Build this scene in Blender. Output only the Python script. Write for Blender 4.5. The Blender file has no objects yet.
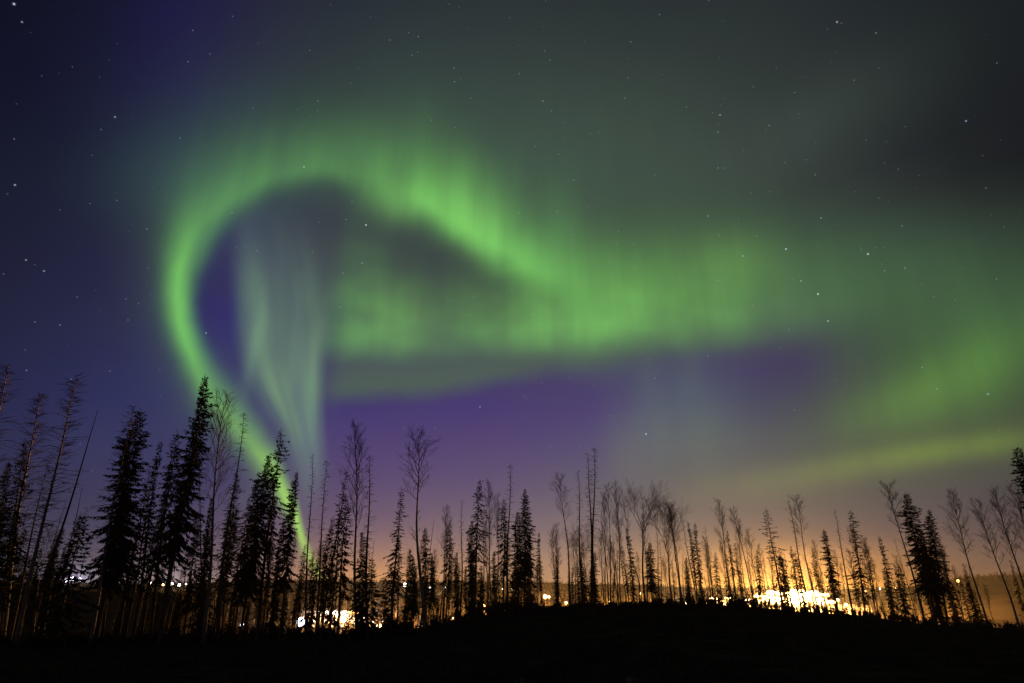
import bpy, math, random
from mathutils import Vector, Matrix, noise as mnoise

scene = bpy.context.scene
COL = scene.collection

# ------------------------------------------------------------------ camera
EYE = 1.7
cam_data = bpy.data.cameras.new("camera")
cam_data.sensor_width = 36.0
cam_data.lens = 580.0 / 1024.0 * 36.0
cam_data.clip_start = 0.1
cam_data.clip_end = 20000.0
cam = bpy.data.objects.new("camera", cam_data)
COL.objects.link(cam)
cam.location = (0.0, 0.0, EYE)
cam.rotation_euler = (math.radians(90.0 + 22.6), 0.0, 0.0)
scene.camera = cam

# ------------------------------------------------------------------ exposure / render
scene.view_settings.view_transform = 'Standard'
scene.view_settings.look = 'None'
scene.view_settings.exposure = 0.0
scene.view_settings.gamma = 1.0
scene.view_settings.use_curve_mapping = False
cy = scene.cycles
cy.max_bounces = 3
cy.diffuse_bounces = 1
cy.glossy_bounces = 1
cy.transmission_bounces = 2
cy.transparent_max_bounces = 8
cy.volume_bounces = 0
cy.use_denoising = True
cy.denoiser = 'OPENIMAGEDENOISE'
cy.denoising_input_passes = 'RGB_ALBEDO_NORMAL'
cy.denoising_prefilter = 'ACCURATE'
cy.use_adaptive_sampling = True
cy.adaptive_threshold = 0.02
cy.sample_clamp_indirect = 4.0
cy.sample_clamp_direct = 0.0
cy.caustics_reflective = False
cy.caustics_refractive = False

# ------------------------------------------------------------------ world: night sky with aurora
# Everything below is a function of compass bearing and elevation, in degrees.
SKY_ELS = (-3, 0, 1.5, 3, 4.5, 6, 8, 10, 12, 14, 16, 18, 20, 22.5, 25, 27.5, 30, 33, 36, 40, 45, 54)
SKY_BASE = (
    ((0.1, 0.08, 0.103), (0.101, 0.08, 0.104), (0.102, 0.081, 0.104), (0.102, 0.081, 0.104), (0.103, 0.082, 0.105), (0.109, 0.086, 0.11), (0.141, 0.114, 0.142), (0.149, 0.115, 0.134), (0.193, 0.139, 0.149), (0.24, 0.154, 0.144), (0.305, 0.17, 0.128), (0.406, 0.198, 0.112), (0.427, 0.209, 0.112), (0.409, 0.212, 0.118), (0.427, 0.227, 0.117), (0.41, 0.225, 0.123), (0.407, 0.226, 0.126), (0.447, 0.239, 0.123), (0.501, 0.252, 0.104), (0.582, 0.272, 0.089), (0.63, 0.291, 0.093), (0.65, 0.288, 0.083), (0.464, 0.201, 0.063), (0.243, 0.113, 0.049), (0.165, 0.088, 0.054), (0.148, 0.078, 0.053), (0.142, 0.077, 0.053), (0.141, 0.077, 0.053), (0.14, 0.077, 0.053), (0.139, 0.076, 0.054), (0.138, 0.076, 0.054)),
    ((0.1, 0.08, 0.103), (0.101, 0.08, 0.104), (0.102, 0.081, 0.104), (0.102, 0.081, 0.104), (0.103, 0.082, 0.105), (0.109, 0.086, 0.11), (0.141, 0.114, 0.142), (0.149, 0.115, 0.134), (0.193, 0.139, 0.149), (0.24, 0.154, 0.144), (0.305, 0.17, 0.128), (0.406, 0.198, 0.112), (0.427, 0.209, 0.112), (0.409, 0.212, 0.118), (0.427, 0.227, 0.117), (0.41, 0.225, 0.123), (0.407, 0.226, 0.126), (0.447, 0.239, 0.123), (0.501, 0.252, 0.104), (0.582, 0.272, 0.089), (0.63, 0.291, 0.093), (0.65, 0.288, 0.083), (0.464, 0.201, 0.063), (0.243, 0.113, 0.049), (0.165, 0.088, 0.054), (0.148, 0.078, 0.053), (0.142, 0.077, 0.053), (0.141, 0.077, 0.053), (0.14, 0.077, 0.053), (0.139, 0.076, 0.054), (0.138, 0.076, 0.054)),
    ((0.065, 0.056, 0.087), (0.069, 0.058, 0.089), (0.072, 0.06, 0.09), (0.074, 0.062, 0.091), (0.076, 0.064, 0.092), (0.078, 0.067, 0.095), (0.103, 0.086, 0.12), (0.113, 0.09, 0.122), (0.132, 0.099, 0.131), (0.181, 0.12, 0.135), (0.245, 0.144, 0.13), (0.307, 0.167, 0.123), (0.335, 0.179, 0.123), (0.331, 0.184, 0.127), (0.316, 0.187, 0.132), (0.323, 0.194, 0.134), (0.328, 0.2, 0.136), (0.333, 0.204, 0.135), (0.398, 0.222, 0.116), (0.445, 0.233, 0.107), (0.504, 0.252, 0.103), (0.502, 0.243, 0.094), (0.279, 0.147, 0.08), (0.185, 0.102, 0.063), (0.124, 0.082, 0.067), (0.106, 0.071, 0.064), (0.108, 0.07, 0.06), (0.106, 0.069, 0.06), (0.103, 0.069, 0.061), (0.1, 0.068, 0.061), (0.096, 0.067, 0.062)),
    ((0.043, 0.039, 0.077), (0.046, 0.041, 0.079), (0.049, 0.044, 0.08), (0.052, 0.046, 0.082), (0.054, 0.047, 0.083), (0.057, 0.05, 0.087), (0.072, 0.062, 0.103), (0.082, 0.068, 0.112), (0.092, 0.072, 0.121), (0.13, 0.091, 0.129), (0.181, 0.114, 0.134), (0.213, 0.131, 0.138), (0.24, 0.144, 0.138), (0.248, 0.152, 0.14), (0.232, 0.154, 0.146), (0.241, 0.162, 0.147), (0.251, 0.169, 0.146), (0.253, 0.174, 0.145), (0.292, 0.187, 0.13), (0.316, 0.194, 0.122), (0.353, 0.204, 0.117), (0.339, 0.191, 0.107), (0.212, 0.131, 0.095), (0.145, 0.096, 0.08), (0.112, 0.083, 0.08), (0.088, 0.066, 0.068), (0.086, 0.063, 0.063), (0.084, 0.063, 0.063), (0.081, 0.062, 0.063), (0.078, 0.061, 0.063), (0.075, 0.059, 0.062)),
    ((0.032, 0.031, 0.073), (0.035, 0.033, 0.074), (0.038, 0.035, 0.075), (0.04, 0.037, 0.076), (0.042, 0.038, 0.077), (0.044, 0.04, 0.082), (0.055, 0.049, 0.096), (0.063, 0.055, 0.108), (0.072, 0.06, 0.12), (0.1, 0.074, 0.128), (0.136, 0.092, 0.138), (0.156, 0.103, 0.148), (0.18, 0.116, 0.15), (0.191, 0.126, 0.15), (0.184, 0.133, 0.155), (0.19, 0.139, 0.154), (0.198, 0.145, 0.153), (0.201, 0.15, 0.151), (0.223, 0.161, 0.137), (0.232, 0.166, 0.129), (0.249, 0.168, 0.124), (0.236, 0.156, 0.115), (0.176, 0.124, 0.101), (0.127, 0.095, 0.089), (0.104, 0.082, 0.084), (0.078, 0.063, 0.069), (0.073, 0.059, 0.062), (0.071, 0.058, 0.062), (0.068, 0.058, 0.061), (0.066, 0.058, 0.06), (0.064, 0.06, 0.058)),
    ((0.026, 0.027, 0.072), (0.029, 0.028, 0.072), (0.031, 0.03, 0.073), (0.032, 0.031, 0.073), (0.034, 0.032, 0.073), (0.037, 0.035, 0.079), (0.046, 0.042, 0.094), (0.053, 0.048, 0.106), (0.061, 0.053, 0.117), (0.081, 0.063, 0.127), (0.107, 0.076, 0.14), (0.127, 0.086, 0.152), (0.144, 0.097, 0.156), (0.153, 0.106, 0.157), (0.153, 0.112, 0.159), (0.157, 0.119, 0.158), (0.163, 0.126, 0.155), (0.167, 0.132, 0.149), (0.179, 0.141, 0.138), (0.186, 0.146, 0.127), (0.19, 0.145, 0.121), (0.175, 0.134, 0.111), (0.142, 0.113, 0.098), (0.111, 0.092, 0.088), (0.092, 0.08, 0.079), (0.069, 0.061, 0.068), (0.065, 0.058, 0.06), (0.064, 0.06, 0.058), (0.064, 0.062, 0.057), (0.064, 0.067, 0.054), (0.064, 0.072, 0.051)),
    ((0.02, 0.022, 0.068), (0.023, 0.024, 0.07), (0.025, 0.025, 0.071), (0.026, 0.027, 0.072), (0.028, 0.028, 0.072), (0.031, 0.031, 0.081), (0.04, 0.039, 0.097), (0.046, 0.043, 0.109), (0.052, 0.046, 0.118), (0.065, 0.053, 0.128), (0.086, 0.063, 0.144), (0.104, 0.071, 0.155), (0.116, 0.078, 0.161), (0.122, 0.085, 0.163), (0.124, 0.089, 0.162), (0.127, 0.096, 0.161), (0.131, 0.104, 0.156), (0.134, 0.113, 0.144), (0.141, 0.119, 0.137), (0.147, 0.125, 0.123), (0.146, 0.124, 0.115), (0.131, 0.115, 0.104), (0.11, 0.101, 0.09), (0.094, 0.089, 0.08), (0.083, 0.084, 0.071), (0.07, 0.074, 0.061), (0.064, 0.068, 0.053), (0.064, 0.072, 0.052), (0.062, 0.074, 0.049), (0.058, 0.074, 0.046), (0.052, 0.07, 0.043)),
    ((0.017, 0.019, 0.06), (0.018, 0.02, 0.065), (0.02, 0.021, 0.068), (0.022, 0.023, 0.07), (0.023, 0.024, 0.071), (0.028, 0.029, 0.084), (0.037, 0.038, 0.105), (0.041, 0.041, 0.113), (0.047, 0.044, 0.121), (0.058, 0.049, 0.133), (0.074, 0.055, 0.149), (0.088, 0.06, 0.161), (0.097, 0.065, 0.166), (0.101, 0.069, 0.166), (0.104, 0.074, 0.165), (0.107, 0.079, 0.163), (0.109, 0.086, 0.16), (0.113, 0.093, 0.152), (0.117, 0.1, 0.142), (0.121, 0.106, 0.129), (0.119, 0.107, 0.118), (0.11, 0.101, 0.105), (0.092, 0.09, 0.084), (0.081, 0.086, 0.069), (0.078, 0.091, 0.062), (0.071, 0.088, 0.054), (0.06, 0.074, 0.047), (0.056, 0.073, 0.045), (0.051, 0.07, 0.043), (0.046, 0.066, 0.041), (0.042, 0.063, 0.04)),
    ((0.016, 0.017, 0.05), (0.017, 0.018, 0.056), (0.018, 0.019, 0.061), (0.018, 0.02, 0.065), (0.019, 0.021, 0.067), (0.024, 0.026, 0.084), (0.032, 0.034, 0.104), (0.037, 0.039, 0.114), (0.045, 0.045, 0.122), (0.055, 0.049, 0.136), (0.066, 0.051, 0.153), (0.079, 0.053, 0.168), (0.083, 0.055, 0.169), (0.086, 0.058, 0.168), (0.09, 0.062, 0.165), (0.092, 0.066, 0.165), (0.093, 0.07, 0.164), (0.096, 0.076, 0.161), (0.099, 0.082, 0.151), (0.102, 0.089, 0.138), (0.099, 0.088, 0.126), (0.095, 0.087, 0.109), (0.078, 0.077, 0.082), (0.071, 0.081, 0.063), (0.069, 0.093, 0.056), (0.06, 0.087, 0.048), (0.049, 0.069, 0.042), (0.045, 0.066, 0.041), (0.043, 0.064, 0.04), (0.04, 0.061, 0.04), (0.037, 0.057, 0.04)),
    ((0.014, 0.016, 0.042), (0.015, 0.017, 0.047), (0.016, 0.018, 0.053), (0.017, 0.019, 0.057), (0.018, 0.019, 0.063), (0.022, 0.024, 0.079), (0.027, 0.03, 0.099), (0.033, 0.035, 0.113), (0.048, 0.055, 0.12), (0.055, 0.056, 0.138), (0.059, 0.049, 0.153), (0.065, 0.045, 0.163), (0.069, 0.046, 0.165), (0.073, 0.049, 0.166), (0.076, 0.051, 0.166), (0.079, 0.054, 0.166), (0.08, 0.057, 0.165), (0.082, 0.06, 0.164), (0.084, 0.064, 0.156), (0.083, 0.067, 0.146), (0.079, 0.065, 0.133), (0.072, 0.06, 0.111), (0.064, 0.061, 0.084), (0.063, 0.078, 0.061), (0.06, 0.091, 0.052), (0.052, 0.082, 0.046), (0.043, 0.065, 0.041), (0.041, 0.061, 0.04), (0.038, 0.059, 0.04), (0.036, 0.055, 0.04), (0.033, 0.05, 0.038)),
    ((0.012, 0.014, 0.037), (0.014, 0.015, 0.041), (0.015, 0.016, 0.045), (0.016, 0.017, 0.05), (0.017, 0.019, 0.056), (0.02, 0.023, 0.072), (0.025, 0.028, 0.091), (0.033, 0.036, 0.11), (0.048, 0.056, 0.121), (0.054, 0.058, 0.137), (0.053, 0.047, 0.147), (0.052, 0.038, 0.152), (0.058, 0.041, 0.153), (0.062, 0.043, 0.158), (0.064, 0.042, 0.166), (0.068, 0.046, 0.161), (0.07, 0.049, 0.158), (0.071, 0.047, 0.16), (0.072, 0.051, 0.154), (0.069, 0.051, 0.148), (0.064, 0.047, 0.138), (0.058, 0.042, 0.115), (0.055, 0.046, 0.092), (0.055, 0.068, 0.064), (0.051, 0.08, 0.049), (0.046, 0.076, 0.045), (0.04, 0.063, 0.041), (0.037, 0.056, 0.04), (0.035, 0.053, 0.039), (0.032, 0.048, 0.037), (0.028, 0.041, 0.034)),
    ((0.011, 0.012, 0.033), (0.012, 0.014, 0.037), (0.013, 0.015, 0.04), (0.014, 0.016, 0.044), (0.016, 0.018, 0.049), (0.02, 0.022, 0.065), (0.025, 0.027, 0.082), (0.031, 0.034, 0.108), (0.042, 0.045, 0.125), (0.049, 0.05, 0.13), (0.049, 0.045, 0.133), (0.049, 0.04, 0.134), (0.052, 0.04, 0.135), (0.056, 0.042, 0.14), (0.058, 0.042, 0.147), (0.061, 0.046, 0.144), (0.064, 0.048, 0.141), (0.065, 0.047, 0.142), (0.065, 0.048, 0.14), (0.064, 0.046, 0.14), (0.06, 0.039, 0.136), (0.056, 0.035, 0.116), (0.052, 0.036, 0.104), (0.051, 0.067, 0.063), (0.047, 0.076, 0.048), (0.043, 0.073, 0.046), (0.037, 0.059, 0.043), (0.034, 0.051, 0.038), (0.031, 0.047, 0.036), (0.027, 0.041, 0.033), (0.022, 0.031, 0.028)),
    ((0.009, 0.01, 0.029), (0.011, 0.012, 0.033), (0.012, 0.013, 0.036), (0.013, 0.014, 0.039), (0.015, 0.017, 0.046), (0.019, 0.021, 0.059), (0.024, 0.027, 0.072), (0.029, 0.03, 0.108), (0.037, 0.036, 0.133), (0.045, 0.044, 0.123), (0.047, 0.045, 0.116), (0.048, 0.043, 0.114), (0.049, 0.043, 0.113), (0.052, 0.045, 0.116), (0.055, 0.048, 0.118), (0.058, 0.052, 0.118), (0.061, 0.055, 0.116), (0.062, 0.056, 0.116), (0.063, 0.056, 0.116), (0.062, 0.052, 0.12), (0.061, 0.044, 0.121), (0.056, 0.042, 0.102), (0.052, 0.046, 0.09), (0.049, 0.07, 0.062), (0.046, 0.079, 0.049), (0.042, 0.071, 0.048), (0.035, 0.056, 0.042), (0.03, 0.045, 0.036), (0.027, 0.039, 0.033), (0.022, 0.031, 0.028), (0.016, 0.021, 0.022)),
    ((0.008, 0.009, 0.025), (0.009, 0.01, 0.029), (0.01, 0.012, 0.032), (0.011, 0.013, 0.035), (0.014, 0.015, 0.042), (0.017, 0.019, 0.053), (0.022, 0.024, 0.069), (0.028, 0.026, 0.107), (0.034, 0.029, 0.138), (0.043, 0.041, 0.109), (0.046, 0.046, 0.094), (0.046, 0.045, 0.09), (0.047, 0.047, 0.087), (0.05, 0.051, 0.087), (0.053, 0.057, 0.087), (0.057, 0.064, 0.086), (0.059, 0.068, 0.086), (0.061, 0.073, 0.084), (0.062, 0.075, 0.084), (0.062, 0.077, 0.081), (0.061, 0.082, 0.073), (0.056, 0.07, 0.074), (0.052, 0.069, 0.069), (0.048, 0.081, 0.056), (0.045, 0.079, 0.05), (0.04, 0.068, 0.047), (0.032, 0.051, 0.039), (0.025, 0.036, 0.031), (0.02, 0.028, 0.026), (0.016, 0.02, 0.021), (0.011, 0.014, 0.016)),
    ((0.007, 0.008, 0.023), (0.008, 0.009, 0.025), (0.009, 0.01, 0.028), (0.01, 0.011, 0.031), (0.012, 0.014, 0.038), (0.016, 0.017, 0.049), (0.021, 0.022, 0.064), (0.028, 0.027, 0.096), (0.035, 0.032, 0.113), (0.041, 0.04, 0.099), (0.044, 0.045, 0.083), (0.045, 0.046, 0.075), (0.045, 0.049, 0.069), (0.047, 0.054, 0.068), (0.051, 0.065, 0.066), (0.055, 0.075, 0.063), (0.057, 0.079, 0.065), (0.06, 0.088, 0.063), (0.061, 0.092, 0.062), (0.06, 0.097, 0.06), (0.059, 0.101, 0.056), (0.055, 0.088, 0.06), (0.051, 0.082, 0.059), (0.047, 0.082, 0.055), (0.043, 0.076, 0.051), (0.038, 0.062, 0.046), (0.028, 0.041, 0.035), (0.019, 0.025, 0.024), (0.014, 0.018, 0.019), (0.011, 0.013, 0.016), (0.01, 0.012, 0.014)),
    ((0.006, 0.007, 0.02), (0.007, 0.008, 0.023), (0.008, 0.009, 0.025), (0.009, 0.01, 0.028), (0.011, 0.012, 0.035), (0.014, 0.016, 0.045), (0.019, 0.021, 0.054), (0.028, 0.028, 0.09), (0.036, 0.035, 0.105), (0.041, 0.041, 0.09), (0.043, 0.044, 0.076), (0.043, 0.046, 0.068), (0.043, 0.048, 0.063), (0.045, 0.054, 0.061), (0.047, 0.062, 0.059), (0.05, 0.071, 0.058), (0.053, 0.079, 0.057), (0.055, 0.087, 0.056), (0.057, 0.093, 0.055), (0.057, 0.097, 0.055), (0.055, 0.096, 0.054), (0.053, 0.089, 0.056), (0.049, 0.083, 0.055), (0.045, 0.077, 0.053), (0.04, 0.066, 0.048), (0.031, 0.047, 0.038), (0.021, 0.027, 0.026), (0.013, 0.016, 0.018), (0.011, 0.013, 0.015), (0.01, 0.012, 0.014), (0.01, 0.012, 0.014)),
    ((0.005, 0.006, 0.018), (0.006, 0.007, 0.021), (0.007, 0.008, 0.022), (0.008, 0.009, 0.025), (0.01, 0.011, 0.032), (0.013, 0.015, 0.044), (0.019, 0.021, 0.058), (0.027, 0.029, 0.081), (0.036, 0.037, 0.098), (0.042, 0.044, 0.077), (0.043, 0.045, 0.068), (0.042, 0.044, 0.063), (0.041, 0.045, 0.06), (0.042, 0.049, 0.058), (0.043, 0.056, 0.057), (0.046, 0.065, 0.056), (0.048, 0.074, 0.055), (0.051, 0.082, 0.054), (0.052, 0.088, 0.054), (0.053, 0.09, 0.054), (0.052, 0.088, 0.054), (0.049, 0.083, 0.055), (0.045, 0.073, 0.052), (0.04, 0.06, 0.047), (0.033, 0.046, 0.04), (0.024, 0.031, 0.03), (0.015, 0.018, 0.02), (0.01, 0.012, 0.015), (0.01, 0.012, 0.014), (0.01, 0.012, 0.014), (0.01, 0.013, 0.015)),
    ((0.005, 0.005, 0.016), (0.005, 0.006, 0.018), (0.006, 0.007, 0.02), (0.007, 0.008, 0.024), (0.009, 0.01, 0.031), (0.012, 0.014, 0.044), (0.018, 0.021, 0.061), (0.025, 0.031, 0.065), (0.032, 0.039, 0.071), (0.037, 0.045, 0.068), (0.04, 0.047, 0.062), (0.04, 0.046, 0.059), (0.039, 0.044, 0.057), (0.039, 0.047, 0.057), (0.039, 0.051, 0.058), (0.041, 0.059, 0.056), (0.044, 0.068, 0.055), (0.046, 0.075, 0.054), (0.048, 0.078, 0.054), (0.049, 0.079, 0.054), (0.048, 0.076, 0.054), (0.045, 0.07, 0.052), (0.041, 0.059, 0.048), (0.034, 0.045, 0.041), (0.027, 0.035, 0.034), (0.019, 0.023, 0.026), (0.014, 0.017, 0.019), (0.011, 0.013, 0.016), (0.01, 0.012, 0.014), (0.01, 0.013, 0.015), (0.011, 0.013, 0.016)),
    ((0.004, 0.005, 0.015), (0.005, 0.005, 0.016), (0.005, 0.006, 0.018), (0.006, 0.007, 0.023), (0.009, 0.01, 0.031), (0.012, 0.013, 0.046), (0.017, 0.02, 0.057), (0.024, 0.032, 0.055), (0.029, 0.041, 0.056), (0.034, 0.048, 0.058), (0.036, 0.051, 0.058), (0.038, 0.052, 0.057), (0.038, 0.052, 0.056), (0.039, 0.053, 0.056), (0.039, 0.056, 0.056), (0.041, 0.06, 0.056), (0.042, 0.065, 0.055), (0.044, 0.068, 0.054), (0.045, 0.07, 0.054), (0.046, 0.069, 0.054), (0.045, 0.066, 0.053), (0.042, 0.06, 0.051), (0.039, 0.052, 0.047), (0.034, 0.044, 0.042), (0.026, 0.034, 0.034), (0.02, 0.026, 0.027), (0.016, 0.02, 0.022), (0.012, 0.015, 0.017), (0.011, 0.013, 0.015), (0.011, 0.013, 0.016), (0.011, 0.013, 0.016)),
    ((0.004, 0.005, 0.016), (0.004, 0.005, 0.016), (0.005, 0.006, 0.016), (0.006, 0.007, 0.021), (0.008, 0.009, 0.032), (0.012, 0.011, 0.049), (0.017, 0.016, 0.06), (0.022, 0.026, 0.055), (0.027, 0.036, 0.052), (0.03, 0.045, 0.051), (0.033, 0.051, 0.052), (0.035, 0.055, 0.053), (0.037, 0.058, 0.054), (0.038, 0.058, 0.054), (0.039, 0.059, 0.054), (0.04, 0.062, 0.055), (0.04, 0.061, 0.054), (0.041, 0.061, 0.053), (0.042, 0.06, 0.052), (0.041, 0.058, 0.051), (0.04, 0.055, 0.05), (0.038, 0.051, 0.047), (0.034, 0.045, 0.043), (0.03, 0.04, 0.039), (0.027, 0.035, 0.035), (0.022, 0.029, 0.03), (0.017, 0.022, 0.024), (0.013, 0.017, 0.019), (0.012, 0.014, 0.017), (0.01, 0.013, 0.016), (0.01, 0.013, 0.016)),
    ((0.004, 0.005, 0.016), (0.004, 0.005, 0.016), (0.005, 0.006, 0.018), (0.006, 0.007, 0.022), (0.008, 0.008, 0.031), (0.012, 0.01, 0.052), (0.015, 0.014, 0.053), (0.019, 0.019, 0.05), (0.023, 0.027, 0.047), (0.026, 0.035, 0.045), (0.029, 0.041, 0.046), (0.032, 0.046, 0.049), (0.033, 0.049, 0.049), (0.034, 0.05, 0.049), (0.034, 0.05, 0.049), (0.035, 0.05, 0.048), (0.035, 0.05, 0.047), (0.035, 0.049, 0.047), (0.035, 0.048, 0.045), (0.034, 0.046, 0.044), (0.033, 0.044, 0.042), (0.031, 0.041, 0.04), (0.028, 0.037, 0.037), (0.025, 0.033, 0.033), (0.022, 0.028, 0.03), (0.018, 0.024, 0.026), (0.015, 0.02, 0.022), (0.013, 0.016, 0.019), (0.012, 0.015, 0.018), (0.011, 0.013, 0.016), (0.01, 0.013, 0.016)),
    ((0.005, 0.005, 0.017), (0.005, 0.006, 0.019), (0.006, 0.007, 0.024), (0.008, 0.008, 0.031), (0.01, 0.009, 0.037), (0.011, 0.011, 0.04), (0.012, 0.012, 0.038), (0.013, 0.014, 0.037), (0.014, 0.016, 0.035), (0.015, 0.018, 0.034), (0.017, 0.02, 0.034), (0.018, 0.023, 0.034), (0.02, 0.025, 0.034), (0.021, 0.027, 0.034), (0.021, 0.028, 0.034), (0.022, 0.029, 0.033), (0.022, 0.029, 0.033), (0.022, 0.028, 0.032), (0.021, 0.028, 0.031), (0.02, 0.026, 0.03), (0.019, 0.025, 0.029), (0.019, 0.024, 0.028), (0.018, 0.024, 0.027), (0.018, 0.023, 0.026), (0.017, 0.022, 0.025), (0.016, 0.021, 0.024), (0.015, 0.02, 0.023), (0.014, 0.018, 0.021), (0.013, 0.017, 0.02), (0.012, 0.015, 0.018), (0.011, 0.014, 0.017)))
LOOP_CENTRE = (-18.75, 24.98)
LOOP = (
    (0.0804, 0.6615, 0, 0.07, 0.07),
    (0.1074, 0.6615, 0.2521, 0.07, 0.07),
    (0.1344, 0.4821, 0.85, 0.0959, 0.0733),
    (0.1614, 0.3958, 0.6257, 0.1262, 0.0889),
    (0.1885, 0.3629, 0.4409, 0.1485, 0.0962),
    (0.2155, 0.3508, 0.4244, 0.1553, 0.0962),
    (0.2425, 0.3443, 0.4222, 0.1568, 0.0959),
    (0.2695, 0.3402, 0.5227, 0.1293, 0.0833),
    (0.2965, 0.3402, 0.6575, 0.1067, 0.0788),
    (0.3235, 0.3459, 0.7968, 0.0963, 0.0788),
    (0.3505, 0.3529, 0.8956, 0.0962, 0.0855),
    (0.3775, 0.3598, 0.8013, 0.115, 0.0994),
    (0.4045, 0.3638, 0.6174, 0.1497, 0.1464),
    (0.4315, 0.3616, 0.4561, 0.1548, 0.211),
    (0.4585, 0.352, 0.3519, 0.1452, 0.255),
    (0.4855, 0.3407, 0.2891, 0.1329, 0.2761),
    (0.5125, 0.3303, 0.2486, 0.1266, 0.2951),
    (0.5395, 0.3216, 0.2221, 0.1228, 0.3112),
    (0.5665, 0.3182, 0.222, 0.1243, 0.3205),
    (0.5935, 0.3165, 0.2313, 0.1326, 0.3268),
    (0.6205, 0.3133, 0.2524, 0.1502, 0.3392),
    (0.6475, 0.3083, 0.3122, 0.1897, 0.3644),
    (0.6745, 0.3132, 0.3613, 0.2041, 0.3883),
    (0.7015, 0.326, 0.4212, 0.21, 0.4025),
    (0.7285, 0.3482, 0.5516, 0.21, 0.4025),
    (0.7556, 0.3758, 0.6913, 0.212, 0.3996),
    (0.7826, 0.4067, 0.7988, 0.2262, 0.3852),
    (0.8096, 0.4504, 0.7902, 0.238, 0.3942),
    (0.8366, 0.5231, 0.651, 0.2755, 0.4438),
    (0.8636, 0.6483, 0.2232, 0.3139, 0.4889),
    (0.8906, 0.6555, 0.0777, 0.315, 0.49),
    (0.9176, 0.6555, 0, 0.315, 0.49))
BAND = (
    (0.3182, 0.3358, 0, 0.7),
    (0.3338, 0.3391, 0.113, 0.7491),
    (0.3495, 0.3405, 0.4144, 0.8605),
    (0.3651, 0.3428, 0.4587, 0.812),
    (0.3808, 0.3457, 0.4505, 0.7404),
    (0.3964, 0.3485, 0.4372, 0.6731),
    (0.4121, 0.3512, 0.3962, 0.6061),
    (0.4277, 0.3537, 0.3501, 0.5529),
    (0.4434, 0.3556, 0.3413, 0.543),
    (0.459, 0.3572, 0.3529, 0.5474),
    (0.4747, 0.3586, 0.372, 0.5559),
    (0.4903, 0.3599, 0.3995, 0.5872),
    (0.5059, 0.3611, 0.4466, 0.6755),
    (0.5216, 0.3621, 0.4928, 0.7412),
    (0.5372, 0.3628, 0.528, 0.7424),
    (0.5529, 0.3633, 0.556, 0.7378),
    (0.5685, 0.3633, 0.559, 0.727),
    (0.5842, 0.3633, 0.5528, 0.6978),
    (0.5998, 0.3631, 0.5426, 0.6691),
    (0.6155, 0.3627, 0.5234, 0.654),
    (0.6311, 0.3617, 0.4857, 0.6426),
    (0.6468, 0.3605, 0.4394, 0.6334),
    (0.6624, 0.3594, 0.3905, 0.6251),
    (0.6781, 0.3581, 0.3317, 0.6171),
    (0.6937, 0.3568, 0.2708, 0.6126),
    (0.7094, 0.3553, 0.2124, 0.6182),
    (0.725, 0.3538, 0.1561, 0.6289),
    (0.7407, 0.3521, 0.1087, 0.6262),
    (0.7563, 0.3501, 0.0675, 0.6152),
    (0.772, 0.3477, 0.0388, 0.6125),
    (0.7876, 0.3448, 0.0188, 0.6125),
    (0.8033, 0.3418, 0, 0.6125))
LIP = (
    (0.3268, 0.2603, 0, 0.35),
    (0.3418, 0.2669, 0.3429, 0.3626),
    (0.3567, 0.2718, 0.8501, 0.385),
    (0.3716, 0.2757, 0.8998, 0.385),
    (0.3866, 0.2796, 0.9, 0.385),
    (0.4015, 0.2832, 0.9, 0.385),
    (0.4164, 0.287, 0.9, 0.385),
    (0.4314, 0.2912, 0.8973, 0.3841),
    (0.4463, 0.2958, 0.8846, 0.3796),
    (0.4612, 0.3007, 0.8657, 0.373),
    (0.4761, 0.3062, 0.8442, 0.3654),
    (0.4911, 0.3127, 0.8134, 0.3528),
    (0.506, 0.3194, 0.7753, 0.3389),
    (0.5209, 0.3247, 0.7359, 0.3301),
    (0.5359, 0.3293, 0.6905, 0.3247),
    (0.5508, 0.3333, 0.644, 0.3202),
    (0.5657, 0.3362, 0.6048, 0.3158),
    (0.5806, 0.3382, 0.5765, 0.3109),
    (0.5956, 0.3399, 0.5529, 0.3062),
    (0.6105, 0.341, 0.5319, 0.301),
    (0.6254, 0.3412, 0.5117, 0.2944),
    (0.6404, 0.3411, 0.4944, 0.2852),
    (0.6553, 0.3408, 0.4778, 0.2749),
    (0.6702, 0.3405, 0.4586, 0.2654),
    (0.6852, 0.34, 0.4343, 0.2579),
    (0.7001, 0.3386, 0.4043, 0.2504),
    (0.715, 0.3371, 0.3676, 0.2456),
    (0.7299, 0.336, 0.3206, 0.245),
    (0.7449, 0.3351, 0.2569, 0.245),
    (0.7598, 0.3345, 0.1831, 0.245),
    (0.7747, 0.3342, 0.094, 0.245),
    (0.7897, 0.3339, 0, 0.245))
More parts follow.
